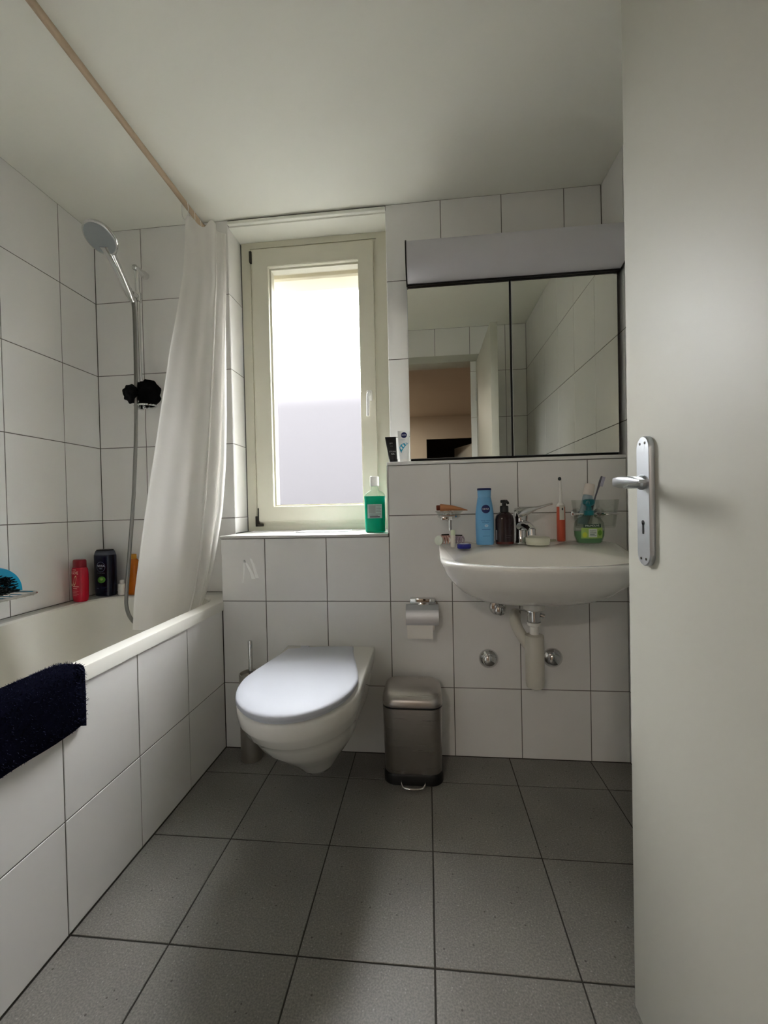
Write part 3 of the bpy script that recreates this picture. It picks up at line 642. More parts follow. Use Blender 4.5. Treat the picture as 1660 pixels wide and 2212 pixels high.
# ------------------------------------------------------------------ shower curtain and rod
rodt = thing('curtain_rod', 'beige curtain rod running under the ceiling above the tub', 'curtain rod', (-0.93, 1.0, 2.19))
bm = BM(); tube(bm, [(-0.895, 0.16, 2.185), (-0.950, YB - 0.006, 2.197)], 0.0105, 14); obj('rod', bm, M['rod'], rodt)
bm = BM(); axlathe(bm, (-0.950, YB - 0.0005, 2.197), (0, -1, 0), [(0.017, 0), (0.017, 0.012), (0.013, 0.016), (0.013, 0.03)], 16); obj('end_socket', bm, M['rod'], rodt)
ct = thing('shower_curtain', 'white shower curtain pushed to the window end, hem inside the tub', 'curtain', (-0.93, 1.64, 2.1))
ZZ = [2.13, 2.0, 1.9, 1.75, 1.6, 1.4, 1.2, 1.0, .85, .75, .65, .58, .5]
CL = [(-0.943, 1.6), (-0.944, 1.592), (-0.951, 1.586), (-0.976, 1.577), (-1.004, 1.568), (-1.033, 1.555), (-1.063, 1.543), (-1.093, 1.53), (-1.113, 1.52), (-1.126, 1.514), (-1.137, 1.507), (-1.142, 1.503), (-1.146, 1.5)]
CF = [(-0.833, 1.639), (-0.832, 1.634), (-0.832, 1.629), (-0.838, 1.621), (-0.845, 1.614), (-0.855, 1.604), (-0.867, 1.594), (-0.881, 1.584), (-0.896, 1.577), (-0.906, 1.572), (-0.921, 1.566), (-0.938, 1.563), (-0.957, 1.56)]
CR = [(-0.838, 1.718), (-0.836, 1.712), (-0.834, 1.707), (-0.833, 1.7), (-0.832, 1.693), (-0.831, 1.684), (-0.835, 1.674), (-0.850, 1.664), (-0.875, 1.657), (-0.896, 1.652), (-0.924, 1.647), (-0.955, 1.644), (-1.0, 1.64)]
def lerpz(T, z):
    for i in range(len(ZZ) - 1):
        if ZZ[i] >= z >= ZZ[i + 1]:
            t = (ZZ[i] - z) / (ZZ[i] - ZZ[i + 1]); return Vector((T[i][0] * (1 - t) + T[i + 1][0] * t, T[i][1] * (1 - t) + T[i + 1][1] * t))
    return Vector(T[-1])
rows = []; NV = 70
for j in range(NV + 1):
    s = j / NV; row = []
    zb = 2.13 + (0.5 - 2.13) * s
    a, f, r = lerpz(CL, zb), lerpz(CF, zb), lerpz(CR, zb)
    dn = (f - a).normalized(); nrm = Vector((dn.y, -dn.x)); d2 = (r - f).normalized(); n2 = Vector((d2.y, -d2.x))
    open_ = 0.35 + 0.65 * s
    for i in range(61):                                          # front panel with shallow folds
        u = i / 60; p_ = a.lerp(f, u)
        o = 0.008 * math.sin(u * PI * 2.6 + 0.5) * (1 - 0.7 * s) + 0.003 * math.sin(u * 17 + s * 2.0) * (1 - s * 0.6) + 0.022 * math.sin(PI * u) * s + 0.0012 * math.sin(s * 43 + u * 7)
        if 0.60 < u < 0.93 and 0.58 < s < 0.70: o += 0.0022 * math.sin((s - 0.58) * 230) * math.sin((u - 0.6) / 0.33 * PI)
        o -= 0.012 * max(0, (u - 0.86) / 0.14) ** 2
        q = p_ + nrm * o * (1 if 0.02 < u else 0.5)
        zt = 2.127 + 0.012 * math.sin(u * 9) - 0.004 * u
        row.append((q.x, q.y, zt + (zb - 2.13) if s < 1 else zb))
    nb = 36
    for i in range(1, nb + 1):                                   # gathered back part: three deep pleats
        u = i / nb; p_ = f.lerp(r, u)
        o = 0.024 * math.sin(u * PI * 3.0 + PI) * math.sin(PI * u) ** 0.5 * (1 - 0.35 * s)
        q = p_ + n2 * o - d2 * 0.010 * math.sin(u * 2 * PI * 2)
        row.append((q.x, q.y, 2.123 - 0.02 * u - 0.03 * max(0, u - 0.5) + (zb - 2.13)))
    rows.append(row)
bm = BM(); vv = [[bm.verts.new(p_) for p_ in row] for row in rows]
for a, b in zip(vv, vv[1:]):
    for i in range(len(a) - 1): bm.faces.new((a[i], a[i + 1], b[i + 1], b[i]))
obj('cloth', bm, M['curtain'], ct, 180)
for x, y in ((-0.9435, 1.602), (-0.9455, 1.655), (-0.9475, 1.705)):
    bm = BM(); tube(bm, [(x + 0.0135 * math.cos(a), y + 0.002 * math.sin(a), 2.170 + 0.0405 * math.sin(a)) for a in [2 * PI * q / 20 for q in range(20)]], 0.0011, 6, True)
    obj('hook', bm, M['white'], ct)

# ------------------------------------------------------------------ toilet
tl = thing('toilet', 'white wall-hung toilet with closed lid under the window', 'toilet', (-0.387, YV, 0.42))
TX = -0.387
def sect(z, yf, wm, wb, el=1.2, n=18, k=8):
    ym = yf + wm * el; pts = []
    for i in range(k):
        t = i / k; s_ = t * t * (3 - 2 * t); pts.append((TX - (wb + (wm - wb) * s_), YV - 0.0012 + (ym - YV) * t, z))
    for i in range(n + 1):
        a = PI + PI * i / n; pts.append((TX + wm * math.cos(a), ym + (ym - yf) * math.sin(a), z))
    for i in range(k - 1, -1, -1):
        t = i / k; s_ = t * t * (3 - 2 * t); pts.append((TX + (wb + (wm - wb) * s_), YV - 0.0012 + (ym - YV) * t, z))
    return pts
bm = BM()
loft(bm, [sect(0.085, 1.335, 0.042, 0.046), sect(0.088, 1.314, 0.053, 0.054), sect(0.105, 1.294, 0.064, 0.070), sect(0.14, 1.256, 0.084, 0.100), sect(0.18, 1.205, 0.107, 0.125),
          sect(0.22, 1.155, 0.130, 0.142), sect(0.26, 1.105, 0.149, 0.152), sect(0.30, 1.070, 0.158, 0.160), sect(0.325, 1.047, 0.165, 0.164), sect(0.335, 1.033, 0.169, 0.167),
          sect(0.36, 1.017, 0.173, 0.171), sect(0.372, 1.005, 0.1765, 0.173), sect(0.405, 0.998, 0.178, 0.174), sect(0.413, 1.000, 0.177, 0.173), sect(0.416, 1.006, 0.173, 0.170)])
obj('bowl', bm, M['porc'], tl, 60)
bm = BM(); axlathe(bm, (TX, YV + 0.001, 0.424), (0, 0, 1), [(0.001, 0), (0.001, .001)], 6); bm.free()
def egg(z, k=1.0, dz=0.0):
    pts = []; y0_, yf_, hw_, hb = 1.522, 0.990, 0.177, 0.119; ym_ = 1.225
    for i in range(25):
        a = PI + PI * i / 24; pts.append((hw_ * math.cos(a), ym_ + (ym_ - yf_) * math.sin(a)))
    for i in range(1, 11):
        t = i / 10; s_ = t * t * (3 - 2 * t) * 0.55 + t * 0.45; pts.append((hw_ + (hb - hw_) * s_, ym_ + (y0_ - ym_) * t))
    for i in range(9, 0, -1):
        t = i / 10; s_ = t * t * (3 - 2 * t) * 0.55 + t * 0.45; pts.append((-(hw_ + (hb - hw_) * s_), ym_ + (y0_ - ym_) * t))
    pts.insert(35, (0, y0_))
    out = []
    for x, y in pts:
        x, y = x * k, 1.27 + (y - 1.27) * k
        a = math.radians(1.6); X0, Y0 = x, y - 1.53
        out.append((TX - 0.014 + X0 * math.cos(a) - Y0 * math.sin(a), 1.53 + X0 * math.sin(a) + Y0 * math.cos(a), z))
    return out
bm = BM(); loft(bm, [egg(0.4165, 0.955), egg(0.418, 0.965), egg(0.4255, 0.965)]); obj('seat', bm, M['lid'], tl)
bm = BM(); loft(bm, [egg(0.4265, 0.985), egg(0.4285, 0.998), egg(0.4325, 1.0), egg(0.4365, 0.996), egg(0.4395, 0.984), egg(0.4415, 0.955), egg(0.4425, 0.85), egg(0.443, 0.4)]); obj('lid', bm, M['lid'], tl, 60)
for x in (-0.085, 0.07):
    bm = BM(); axlathe(bm, (TX + x - 0.012, 1.528, 0.427), (1, 0, 0), [(0.010, 0), (0.010, 0.03)], 12); obj('hinge', bm, M['lid'], tl)

# toilet brush
bx_, by_ = -0.690, 1.532
tb = thing('toilet_brush', 'steel toilet brush holder on the floor between tub and toilet', 'toilet brush', (bx_, by_, 0))
bm = BM(); lathe(bm, (bx_, by_), [(0.040, 0.0), (0.041, 0.003), (0.041, 0.326), (0.0405, 0.329), (0.037, 0.329), (0.0365, 0.315), (0.010, 0.315)], 32); obj('holder', bm, M['steel2'], tb, 30)
bm = BM(); lathe(bm, (bx_ + 0.003, by_), [(0.0085, 0.316), (0.0085, 0.448), (0.007, 0.452)], 16); obj('handle', bm, M['chrome'], tb)

# pedal bin
px_, py_ = -0.0640, 1.489
pb = thing('pedal_bin', 'small brushed steel pedal bin with black base below the paper holder', 'bin', (px_, py_, 0))
def rr(z, a, b, r, dy=0.0): return rrect(px_, py_ + dy, a, b, r, z, 8)
bm = BM(); loft(bm, [rr(0.036, 0.098, 0.076, 0.040), rr(0.039, 0.0995, 0.0775, 0.040), rr(0.262, 0.1035, 0.0800, 0.042)]); obj('body', bm, M['steel'], pb)
bm = BM(); loft(bm, [rr(0.0, 0.100, 0.078, 0.040), rr(0.003, 0.103, 0.081, 0.042), rr(0.030, 0.103, 0.081, 0.042), rr(0.037, 0.099, 0.077, 0.040)]); obj('base', bm, M['black'], pb, label='black plastic base')
bm = BM(); loft(bm, [rr(0.263, 0.101, 0.078, 0.041), rr(0.268, 0.101, 0.078, 0.041)]); obj('rim', bm, M['black'], pb)
def lidr(z, a, f, b=0.080): return rrect(px_, py_ + (b + f) / 2, a, (b - f) / 2, min(0.040, (b - f) / 2 - 0.004), z, 8)
bm = BM(); loft(bm, [lidr(0.268, 0.1035, -0.080), lidr(0.272, 0.1045, -0.081, 0.081), lidr(0.286, 0.1040, -0.079, 0.081), lidr(0.298, 0.1020, -0.072, 0.080), lidr(0.306, 0.0990, -0.060, 0.078), lidr(0.313, 0.0955, -0.045, 0.074), lidr(0.318, 0.090, -0.030, 0.068), lidr(0.3205, 0.078, -0.012, 0.056), lidr(0.3212, 0.05, 0.004, 0.036)]); obj('lid', bm, M['steel'], pb, 60)
bm = BM(); tube(bm, spline([(px_ - 0.040, py_ - 0.070, 0.018), (px_ - 0.040, py_ - 0.090, 0.014), (px_ - 0.030, py_ - 0.106, 0.010), (px_, py_ - 0.110, 0.009), (px_ + 0.030, py_ - 0.106, 0.010), (px_ + 0.040, py_ - 0.090, 0.014), (px_ + 0.040, py_ - 0.070, 0.018)], 6), 0.0035, 10); obj('pedal', bm, M['chrome'], pb, label='chrome wire pedal')

# toilet paper holder
ph = thing('paper_holder', 'chrome paper holder with hinged cover between window and washbasin', 'paper holder', (-0.025, YV, 0.6))
bm = BM(); box(bm, -0.070, 0.024, YV - 0.030, YV - 0.0005, 0.590, 0.609, 0.003); obj('wall_bar', bm, M['chrome'], ph)
bm = BM(); cov = [(YV - 0.030, 0.588), (YV - 0.052, 0.586), (YV - 0.070, 0.576), (YV - 0.080, 0.556), (YV - 0.083, 0.530), (YV - 0.083, 0.524)]
loft(bm, [[(x, y, z) for y, z in cov] + [(x, y + 0.0022, z - 0.0012) for y, z in reversed(cov)] for x in (-0.084, 0.036)]); obj('cover', bm, M['alu'], ph, 30)
bm = BM(); box(bm, -0.040, 0.000, YV - 0.034, YV - 0.026, 0.581, 0.592, 0.002); obj('cover_clip', bm, M['chrome'], ph)
bm = BM(); tube(bm, [(-0.080, YV - 0.046, 0.532), (0.034, YV - 0.046, 0.532)], 0.0035, 10); tube(bm, spline([(0.030, YV - 0.02, 0.598), (0.034, YV - 0.03, 0.575), (0.0345, YV - 0.046, 0.532)], 5), 0.003, 8); obj('spindle', bm, M['chrome'], ph)
rp = thing('toilet_paper', 'white toilet paper roll hanging in the chrome holder', 'toilet paper', (-0.03, YV - 0.046, 0.532))
bm = BM(); pr = [(0.013, 0.0), (0.036, 0.0), (0.036, 0.100), (0.013, 0.100)]; u_, v_, w_ = basis((1, 0, 0)); rs = []
for r, tt in pr + [pr[0]]: rs.append([Vector((-0.080 + tt, YV - 0.046, 0.532)) + (u_ * math.cos(2 * PI * i / 28) + v_ * math.sin(2 * PI * i / 28)) * r for i in range(28)])
loft(bm, rs, False, False); bmesh.ops.remove_doubles(bm, verts=bm.verts, dist=1e-5); obj('roll', bm, M['paper'], rp, 40)
bm = BM(); loft(bm, [[(-0.079, YV - 0.0825, 0.535), (0.014, YV - 0.0825, 0.535), (0.014, YV - 0.0815, 0.535), (-0.079, YV - 0.0815, 0.535)], [(-0.079, YV - 0.081, 0.474), (0.014, YV - 0.081, 0.474), (0.014, YV - 0.080, 0.474), (-0.079, YV - 0.080, 0.474)]]); obj('loose_sheet', bm, M['paper'], rp)

# ------------------------------------------------------------------ washbasin
SX, SY0, SYF, SA = 0.338, 1.5900, 1.102, 0.298
ws = thing('washbasin', 'white oval wall-mounted washbasin under the mirror cabinet', 'washbasin', (SX, YV, 0.8))
CB = 1.345
def zdeck(y): t = min(1, max(0, (y - 1.33) / 0.16)); return 0.790 + 0.028 * t * t * (3 - 2 * t)
def outer(k, z=None, n=64, dz=0.0, shy=1.56):
    out = []
    for i in range(n):
        t = 2 * PI * i / n; ct_, st_ = math.cos(t), math.sin(t)
        if st_ < 0: e_ = 2.35; b_ = CB - SYF
        else: e_ = 7.0; b_ = SY0 - CB
        x = SA * math.copysign(abs(ct_) ** (2 / e_), ct_); y = CB + b_ * math.copysign(abs(st_) ** (2 / e_), st_)
        if st_ < 0: x = SA * math.copysign(abs(ct_) ** (2 / e_), ct_)
        x *= k; y = shy + (y - shy) * k if y < shy else y
        y = min(y, SY0)
        out.append((SX + x, y, (zdeck(y) + dz) if z is None else z))
    return out
def inner(k, z, n=64, dz=None):
    out = []
    for i in range(n):
        t = 2 * PI * i / n; x = 0.248 * k * math.cos(t); y = 1.283 + (0.148 if math.sin(t) > 0 else 0.147) * k * math.sin(t)
        out.append((SX + x, y, zdeck(y) + dz if z is None else z))
    return out
bm = BM()
loft(bm, [outer(0.10, 0.634), outer(0.36, 0.635), outer(0.52, 0.640), outer(0.66, 0.655), outer(0.78, 0.680), outer(0.88, 0.712), outer(0.945, 0.742), outer(0.98, 0.768), outer(0.996, None, dz=-0.014), outer(1.0, None, dz=-0.006), outer(0.995, None, dz=-0.001), outer(0.98, None),
          inner(1.06, None, dz=0.0), inner(1.02, None, dz=-0.003), inner(0.99, None, dz=-0.010), inner(0.95, 0.755), inner(0.87, 0.728), inner(0.70, 0.704), inner(0.40, 0.690), inner(0.10, 0.686)])
obj('basin', bm, M['porc'], ws, 70)
bm = BM(); axlathe(bm, (SX, 1.283, 0.6875), (0, 0, 1), [(0.022, 0), (0.020, 0.003), (0.004, 0.004)], 20); obj('drain_cap', bm, M['chrome'], ws)
# waste trap below
tp = thing('waste_trap', 'white plastic bottle trap with chrome collar under the washbasin', 'waste trap', (0.349, 1.43, 0.34))
ax = (0.349, 1.425)
bm = BM(); lathe(bm, ax, [(0.034, 0.632), (0.036, 0.622), (0.034, 0.606), (0.028, 0.602)], 24); obj('top_flange', bm, M['white'], tp)
bm = BM(); lathe(bm, ax, [(0.027, 0.602), (0.027, 0.598), (0.021, 0.596), (0.0205, 0.566), (0.0225, 0.564)], 24); obj('collar', bm, M['chrome'], tp)
bm = BM(); lathe(bm, ax, [(0.023, 0.562), (0.022, 0.552), (0.0145, 0.548), (0.0145, 0.510)], 24); obj('tailpipe', bm, M['white'], tp)
bm = BM(); lathe(bm, ax, [(0.014, 0.522), (0.030, 0.518), (0.0305, 0.506), (0.0305, 0.362), (0.028, 0.346), (0.018, 0.340)], 28); obj('cup', bm, M['offw'], tp)
bm = BM(); tube(bm, spline([(0.338, 1.438, 0.472), (0.322, 1.452, 0.495), (0.304, 1.472, 0.528), (0.302, 1.502, 0.549), (0.312, 1.540, 0.550), (0.320, YV + 0.002, 0.546)], 7), 0.0190, 16); obj('outlet_pipe', bm, M['offw'], tp)
bm = BM(); tube(bm, [(0.325, 1.42, 0.600), (0.288, 1.42, 0.607)], 0.003, 8); obj('lever_rod', bm, M['chrome'], tp)
bm = BM(); tube(bm, [(0.368, 1.425, 0.586), (0.382, 1.420, 0.582)], 0.007, 10); obj('side_nut', bm, M['chrome'], tp)
for nm, x, z, lb in (('left', 0.2205, 0.377, 'chrome valve rosette on the wall left of the waste trap'), ('right', 0.4535, 0.384, 'chrome valve rosette on the wall right of the waste trap')):
    v = thing('valve_cap', lb, 'valve', (x, YV, z), 'chrome valve caps below the washbasin')
    bm = BM(); axlathe(bm, (x, YV - 0.0005, z), (0, -1, 0), [(0.036, 0), (0.036, 0.004), (0.033, 0.010), (0.026, 0.016), (0.024, 0.018)], 28); obj('rosette', bm, M['chrome'], v)
    bm = BM(); axlathe(bm, (x, YV - 0.0185, z), (0, -1, 0), [(0.020, 0), (0.021, 0.004), (0.020, 0.010), (0.016, 0.013)], 24); obj('cap', bm, M['chrome'], v)
v = thing('angle_valve', 'chrome angle valve on the wall just under the washbasin edge', 'valve', (0.2575, YV, 0.572))
bm = BM(); axlathe(bm, (0.2575, YV - 0.0005, 0.572), (0, -1, 0), [(0.031, 0), (0.031, 0.003), (0.027, 0.010), (0.018, 0.013)], 24); obj('rosette', bm, M['chrome'], v)
bm = BM(); axlathe(bm, (0.2575, YV - 0.012, 0.572), (0, -1, 0), [(0.012, 0), (0.012, 0.025), (0.017, 0.027), (0.019, 0.034), (0.017, 0.05), (0.010, 0.053)], 20); tube(bm, [(0.2545, YV - 0.028, 0.578), (0.252, YV - 0.030, 0.628)], 0.0045, 10); obj('valve_body', bm, M['chrome'], v)

# tap
fx, fy = 0.327, 1.500; zb_ = zdeck(1.50)
tap = thing('mixer_tap', 'chrome single-lever tap on the washbasin with long raised handle', 'tap', (fx, fy, zb_))
bm = BM(); lathe(bm, (fx, fy), [(0.026, zb_ - 0.001), (0.027, zb_ + 0.004), (0.0235, zb_ + 0.010), (0.0215, zb_ + 0.05), (0.0235, zb_ + 0.082), (0.024, zb_ + 0.09)], 28); obj('body', bm, M['chrome'], tap)
bm = BM(); tube(bm, spline([(fx, fy - 0.005, zb_ + 0.060), (fx + 0.004, fy - 0.035, zb_ + 0.066), (fx + 0.010, fy - 0.075, zb_ + 0.062), (fx + 0.014, fy - 0.104, zb_ + 0.052)], 6), 0.014, 16, rr=[0.019, 0.019, 0.0185, 0.018, 0.0175, 0.017, 0.0165, 0.016, 0.0157, 0.0153, 0.015, 0.0147, 0.0144, 0.0141, 0.0138, 0.0135, 0.0133, 0.0131, 0.013])
axlathe(bm, (fx + 0.0135, fy - 0.098, zb_ + 0.054), (0, -0.15, -1), [(0.0125, 0), (0.0125, 0.020), (0.010, 0.021)], 16); obj('spout', bm, M['chrome'], tap, 50)
bm = BM(); rs = []
for t_, w_, h_ in ((0, 0.024, 0.020), (0.02, 0.024, 0.020), (0.045, 0.015, 0.013), (0.07, 0.009, 0.006), (0.10, 0.0075, 0.004), (0.122, 0.0065, 0.0035)):
    cx_, cz_ = fx - 0.016 + t_, zb_ + 0.104 + t_ * 0.27
    rs.append([(cx_ - 0.27 * h_ * math.sin(a), fy - 0.006 + w_ * math.cos(a), cz_ + h_ * math.sin(a)) for a in [2 * PI * q / 18 for q in range(18)]])
loft(bm, rs); lathe(bm, (fx, fy), [(0.024, zb_ + 0.089), (0.024, zb_ + 0.106), (0.018, zb_ + 0.114)], 24); obj('lever', bm, M['chrome'], tap, 50)

# things standing on the basin deck
dz = lambda y: zdeck(y) + 0.0004
c = (0.199, 1.468, dz(1.49))
t = thing('lotion_bottle', 'tall light blue lotion bottle with round navy emblem on the washbasin', 'bottle', c)
B = Bottle(c, [(0, 0.027, 0.019), (0.004, 0.0300, 0.021), (0.06, 0.0315, 0.022), (0.11, 0.0308, 0.0215), (0.140, 0.0265, 0.019), (0.160, 0.0232, 0.0175), (0.163, 0.0225, 0.017)], 2.3)
obj('body', B.bm(), flat((104, 166, 212), 0.28), t)
bm = BM(); loft(bm, [ring(c, a, a * 0.75, c[2] + z, 28, 2.3) for z, a in ((0.163, 0.0215), (0.164, 0.0225), (0.187, 0.0232), (0.188, 0.0222))]); obj('cap', bm, flat((112, 170, 212), 0.3), t)
bm = BM(); loft(bm, [ring(c, a, a * 0.75, c[2] + z, 28, 2.3) for z, a in ((0.188, 0.0236), (0.1895, 0.0240), (0.194, 0.0238), (0.195, 0.022))]); obj('cap_rim', bm, flat((18, 34, 92), 0.3), t)
mp = B.map()
disc(mp, 0.002, 0.123, 0.0145, 0.0145, t, flat((8, 24, 92)), 'emblem'); mp2 = B.map(0.0008)
letters('NIVEA', 0.0078, lambda u, v: mp2(u + 0.002, v + 0.123), t, (240, 240, 244))
letters('body lotion', 0.0066, lambda u, v: mp(u + 0.001, v + 0.084), t, (30, 84, 150)); letters('EXPRESS', 0.0060, lambda u, v: mp(u + 0.001, v + 0.077), t, (30, 84, 150))
disc(mp, 0.003, 0.066, 0.0065, 0.0045, t, flat((176, 206, 228)), 'emblem', 18); letters('24', 0.005, lambda u, v: mp2(u + 0.003, v + 0.066), t, (30, 84, 150))
text_lines(t, mp, -0.012, 0.016, 0.053, 1, (30, 84, 150)); text_lines(t, mp, -0.010, 0.014, 0.030, 1, (60, 130, 180))
c = (0.266, 1.470, dz(1.49))
t = thing('pump_bottle', 'dark brown pump bottle beside the tap', 'pump bottle', c)
B = Bottle(c, [(0.010, 0.0312, 0.0260), (0.02, 0.0312, 0.0260), (0.085, 0.0312, 0.0260), (0.098, 0.0285, 0.024), (0.108, 0.020, 0.018), (0.112, 0.014, 0.013)], 2.6)
obj('body', B.bm(), M['brown'], t)
bm = BM(); loft(bm, [ring(c, a, b, c[2] + z, 28, 2.6) for z, a, b in ((0, 0.027, 0.022), (0.002, 0.030, 0.025), (0.010, 0.0312, 0.026))]); obj('foot', bm, M['brownr'], t)
bm = BM(); lathe(bm, c, [(0.0135, c[2] + 0.110), (0.0145, c[2] + 0.113), (0.0145, c[2] + 0.130), (0.012, c[2] + 0.133), (0.007, c[2] + 0.133), (0.007, c[2] + 0.142), (0.012, c[2] + 0.143), (0.0125, c[2] + 0.151), (0.010, c[2] + 0.153)], 24); tube(bm, [(c[0], c[1], c[2] + 0.147), (c[0] + 0.006, c[1] - 0.030, c[2] + 0.145), (c[0] + 0.007, c[1] - 0.034, c[2] + 0.140)], 0.0045, 10); obj('pump', bm, M['black'], t)
mp = B.map(); text_lines(t, mp, 0.0, 0.018, 0.030, 2, (70, 58, 58)); patch(mp, -0.0308, -0.0275, 0.016, 0.050, t, flat((150, 150, 152)), 'side_label', 2, 4)
c = (0.372, 1.452, dz(1.47))
t = thing('soap_box', 'round cream soap box with a tab on the washbasin', 'soap box', c)
bm = BM(); lathe(bm, c, [(0.035, c[2]), (0.0375, c[2] + 0.002), (0.0380, c[2] + 0.012)], 32); obj('bottom', bm, flat((206, 206, 186), 0.35), t)
bm = BM(); lathe(bm, c, [(0.0392, c[2] + 0.010), (0.0392, c[2] + 0.024), (0.036, c[2] + 0.0265), (0.02, c[2] + 0.027)], 32); obj('lid', bm, flat((212, 212, 194), 0.35), t)
bm = BM(); box(bm, c[0] + 0.034, c[0] + 0.060, c[1] - 0.008, c[1] + 0.016, c[2] + 0.010, c[2] + 0.018, 0.003); obj('tab', bm, flat((150, 148, 128), 0.4), t)
c = (0.481, 1.556, 0.8186)
t = thing('electric_toothbrush', 'white and orange electric toothbrush standing by the wall', 'toothbrush', c)
bm = BM(); lathe(bm, c, [(0.012, c[2]), (0.0145, c[2] + 0.003), (0.0148, c[2] + 0.08), (0.0142, c[2] + 0.125)], 24); obj('grip', bm, flat((204, 92, 68), 0.3), t, label='orange grip')
bm = BM(); lathe(bm, c, [(0.0142, c[2] + 0.125), (0.0138, c[2] + 0.131), (0.010, c[2] + 0.136), (0.0075, c[2] + 0.140)], 24); obj('collar', bm, M['white'], t)
B = Bottle(c, [(0, 0.0148, 0.0148), (0.2, 0.0148, 0.0148)], 2.0); mp = B.map(0.0006); patch(mp, -0.0085, 0.0085, 0.078, 0.130, t, M['offw'], 'switch_panel', 8, 4); disc(B.map(0.0010), 0.001, 0.116, 0.0028, 0.0045, t, flat((60, 60, 62)), 'switch', 14)
bm = BM(); axlathe(bm, (c[0], c[1], c[2] + 0.139), (-0.01, -0.02, 1), [(0.0062, 0), (0.0052, 0.03), (0.0038, 0.07), (0.0042, 0.080)], 14); axlathe(bm, (c[0] - 0.002, c[1] + 0.001, c[2] + 0.222), (-0.3, -0.9, 0.25), [(0.0058, 0), (0.0065, 0.003), (0.0065, 0.007)], 16); obj('brush_head', bm, M['white'], t)
bm = BM(); axlathe(bm, (c[0] - 0.004, c[1] - 0.005, c[2] + 0.2238), (-0.3, -0.9, 0.25), [(0.0058, 0), (0.0056, 0.007)], 14); obj('bristles', bm, flat((40, 48, 52), 0.7), t, label='dark bristles')
c = (0.547, 1.474, dz(1.49))
t = thing('hand_soap_bottle', 'rounded clear hand soap bottle with green label and teal pump', 'soap bottle', c)
B = Bottle(c, [(0, 0.034, 0.024), (0.004, 0.040, 0.028), (0.025, 0.0475, 0.031), (0.050, 0.049, 0.032), (0.070, 0.046, 0.030), (0.084, 0.037, 0.025), (0.092, 0.022, 0.018), (0.096, 0.0145, 0.014)], 2.2)
obj('body', B.bm(), M['clearp'], t)
BI = Bottle(c, [(0.003, 0.036, 0.0255), (0.025, 0.0455, 0.029), (0.042, 0.047, 0.030)], 2.2); obj('liquid', BI.bm(), M['gsoap'], t, label='green liquid soap')
bm = BM(); lathe(bm, c, [(0.0145, c[2] + 0.094), (0.016, c[2] + 0.097), (0.016, c[2] + 0.110), (0.010, c[2] + 0.112), (0.008, c[2] + 0.125), (0.013, c[2] + 0.128), (0.019, c[2] + 0.134), (0.019, c[2] + 0.146), (0.013, c[2] + 0.150)], 24); tube(bm, [(c[0] - 0.002, c[1], c[2] + 0.141), (c[0] - 0.014, c[1] - 0.030, c[2] + 0.136), (c[0] - 0.016, c[1] - 0.036, c[2] + 0.130)], 0.006, 10); obj('pump', bm, flat((18, 104, 112), 0.3), t, label='teal pump')
mp = B.map(); mp2 = B.map(0.0009)
patch(mp, -0.034, 0.034, 0.018, 0.054, t, flat((156, 190, 96)), 'label', 14, 4); patch(mp, -0.028, 0.028, 0.054, 0.066, t, flat((24, 62, 48)), 'label', 12, 2)
letters('PALMOLIVE', 0.0088, lambda u, v: mp2(u, v + 0.060), t, (226, 230, 220)); patch(mp2, -0.013, 0.014, 0.022, 0.050, t, flat((206, 216, 206)), 'label', 8, 3)
letters('hygiene', 0.0066, lambda u, v: B.map(0.0014)(u, v + 0.044), t, (60, 80, 70)); text_lines(t, B.map(0.0014), -0.009, 0.011, 0.036, 3, (60, 90, 84), 0.005)
disc(mp2, 0.024, 0.036, 0.007, 0.009, t, flat((96, 150, 44)), 'leaf_print', 16); disc(mp2, -0.024, 0.030, 0.007, 0.009, t, flat((190, 204, 60)), 'leaf_print', 16)
# small things at the left end of the deck
c = (0.124, 1.430, dz(1.45) - 0.004)
t = thing('cream_tin', 'small round blue cream tin at the left end of the washbasin', 'tin', c)
bm = BM(); lathe(bm, c, [(0.022, c[2]), (0.0235, c[2] + 0.002), (0.0235, c[2] + 0.013), (0.022, c[2] + 0.015)], 28); obj('tin', bm, flat((24, 30, 130), 0.25), t)
bm = BM(); lathe(bm, c, [(0.016, c[2] + 0.0151), (0.0155, c[2] + 0.0165), (0.004, c[2] + 0.017)], 24); obj('lid_print', bm, flat((176, 180, 206), 0.3), t)
c = (0.088, 1.447, dz(1.45) - 0.002)
t = thing('lip_balm', 'white cap bottle standing upright beside the blue tin', 'lip balm', c)
bm = BM(); lathe(bm, c, [(0.0075, c[2]), (0.0085, c[2] + 0.002), (0.0085, c[2] + 0.040), (0.0078, c[2] + 0.042)], 18); obj('tube', bm, flat((226, 222, 210), 0.35), t)
bm = BM(); lathe(bm, c, [(0.0078, c[2] + 0.042), (0.0074, c[2] + 0.058), (0.0058, c[2] + 0.060)], 18); obj('cap', bm, flat((214, 224, 196), 0.35), t)
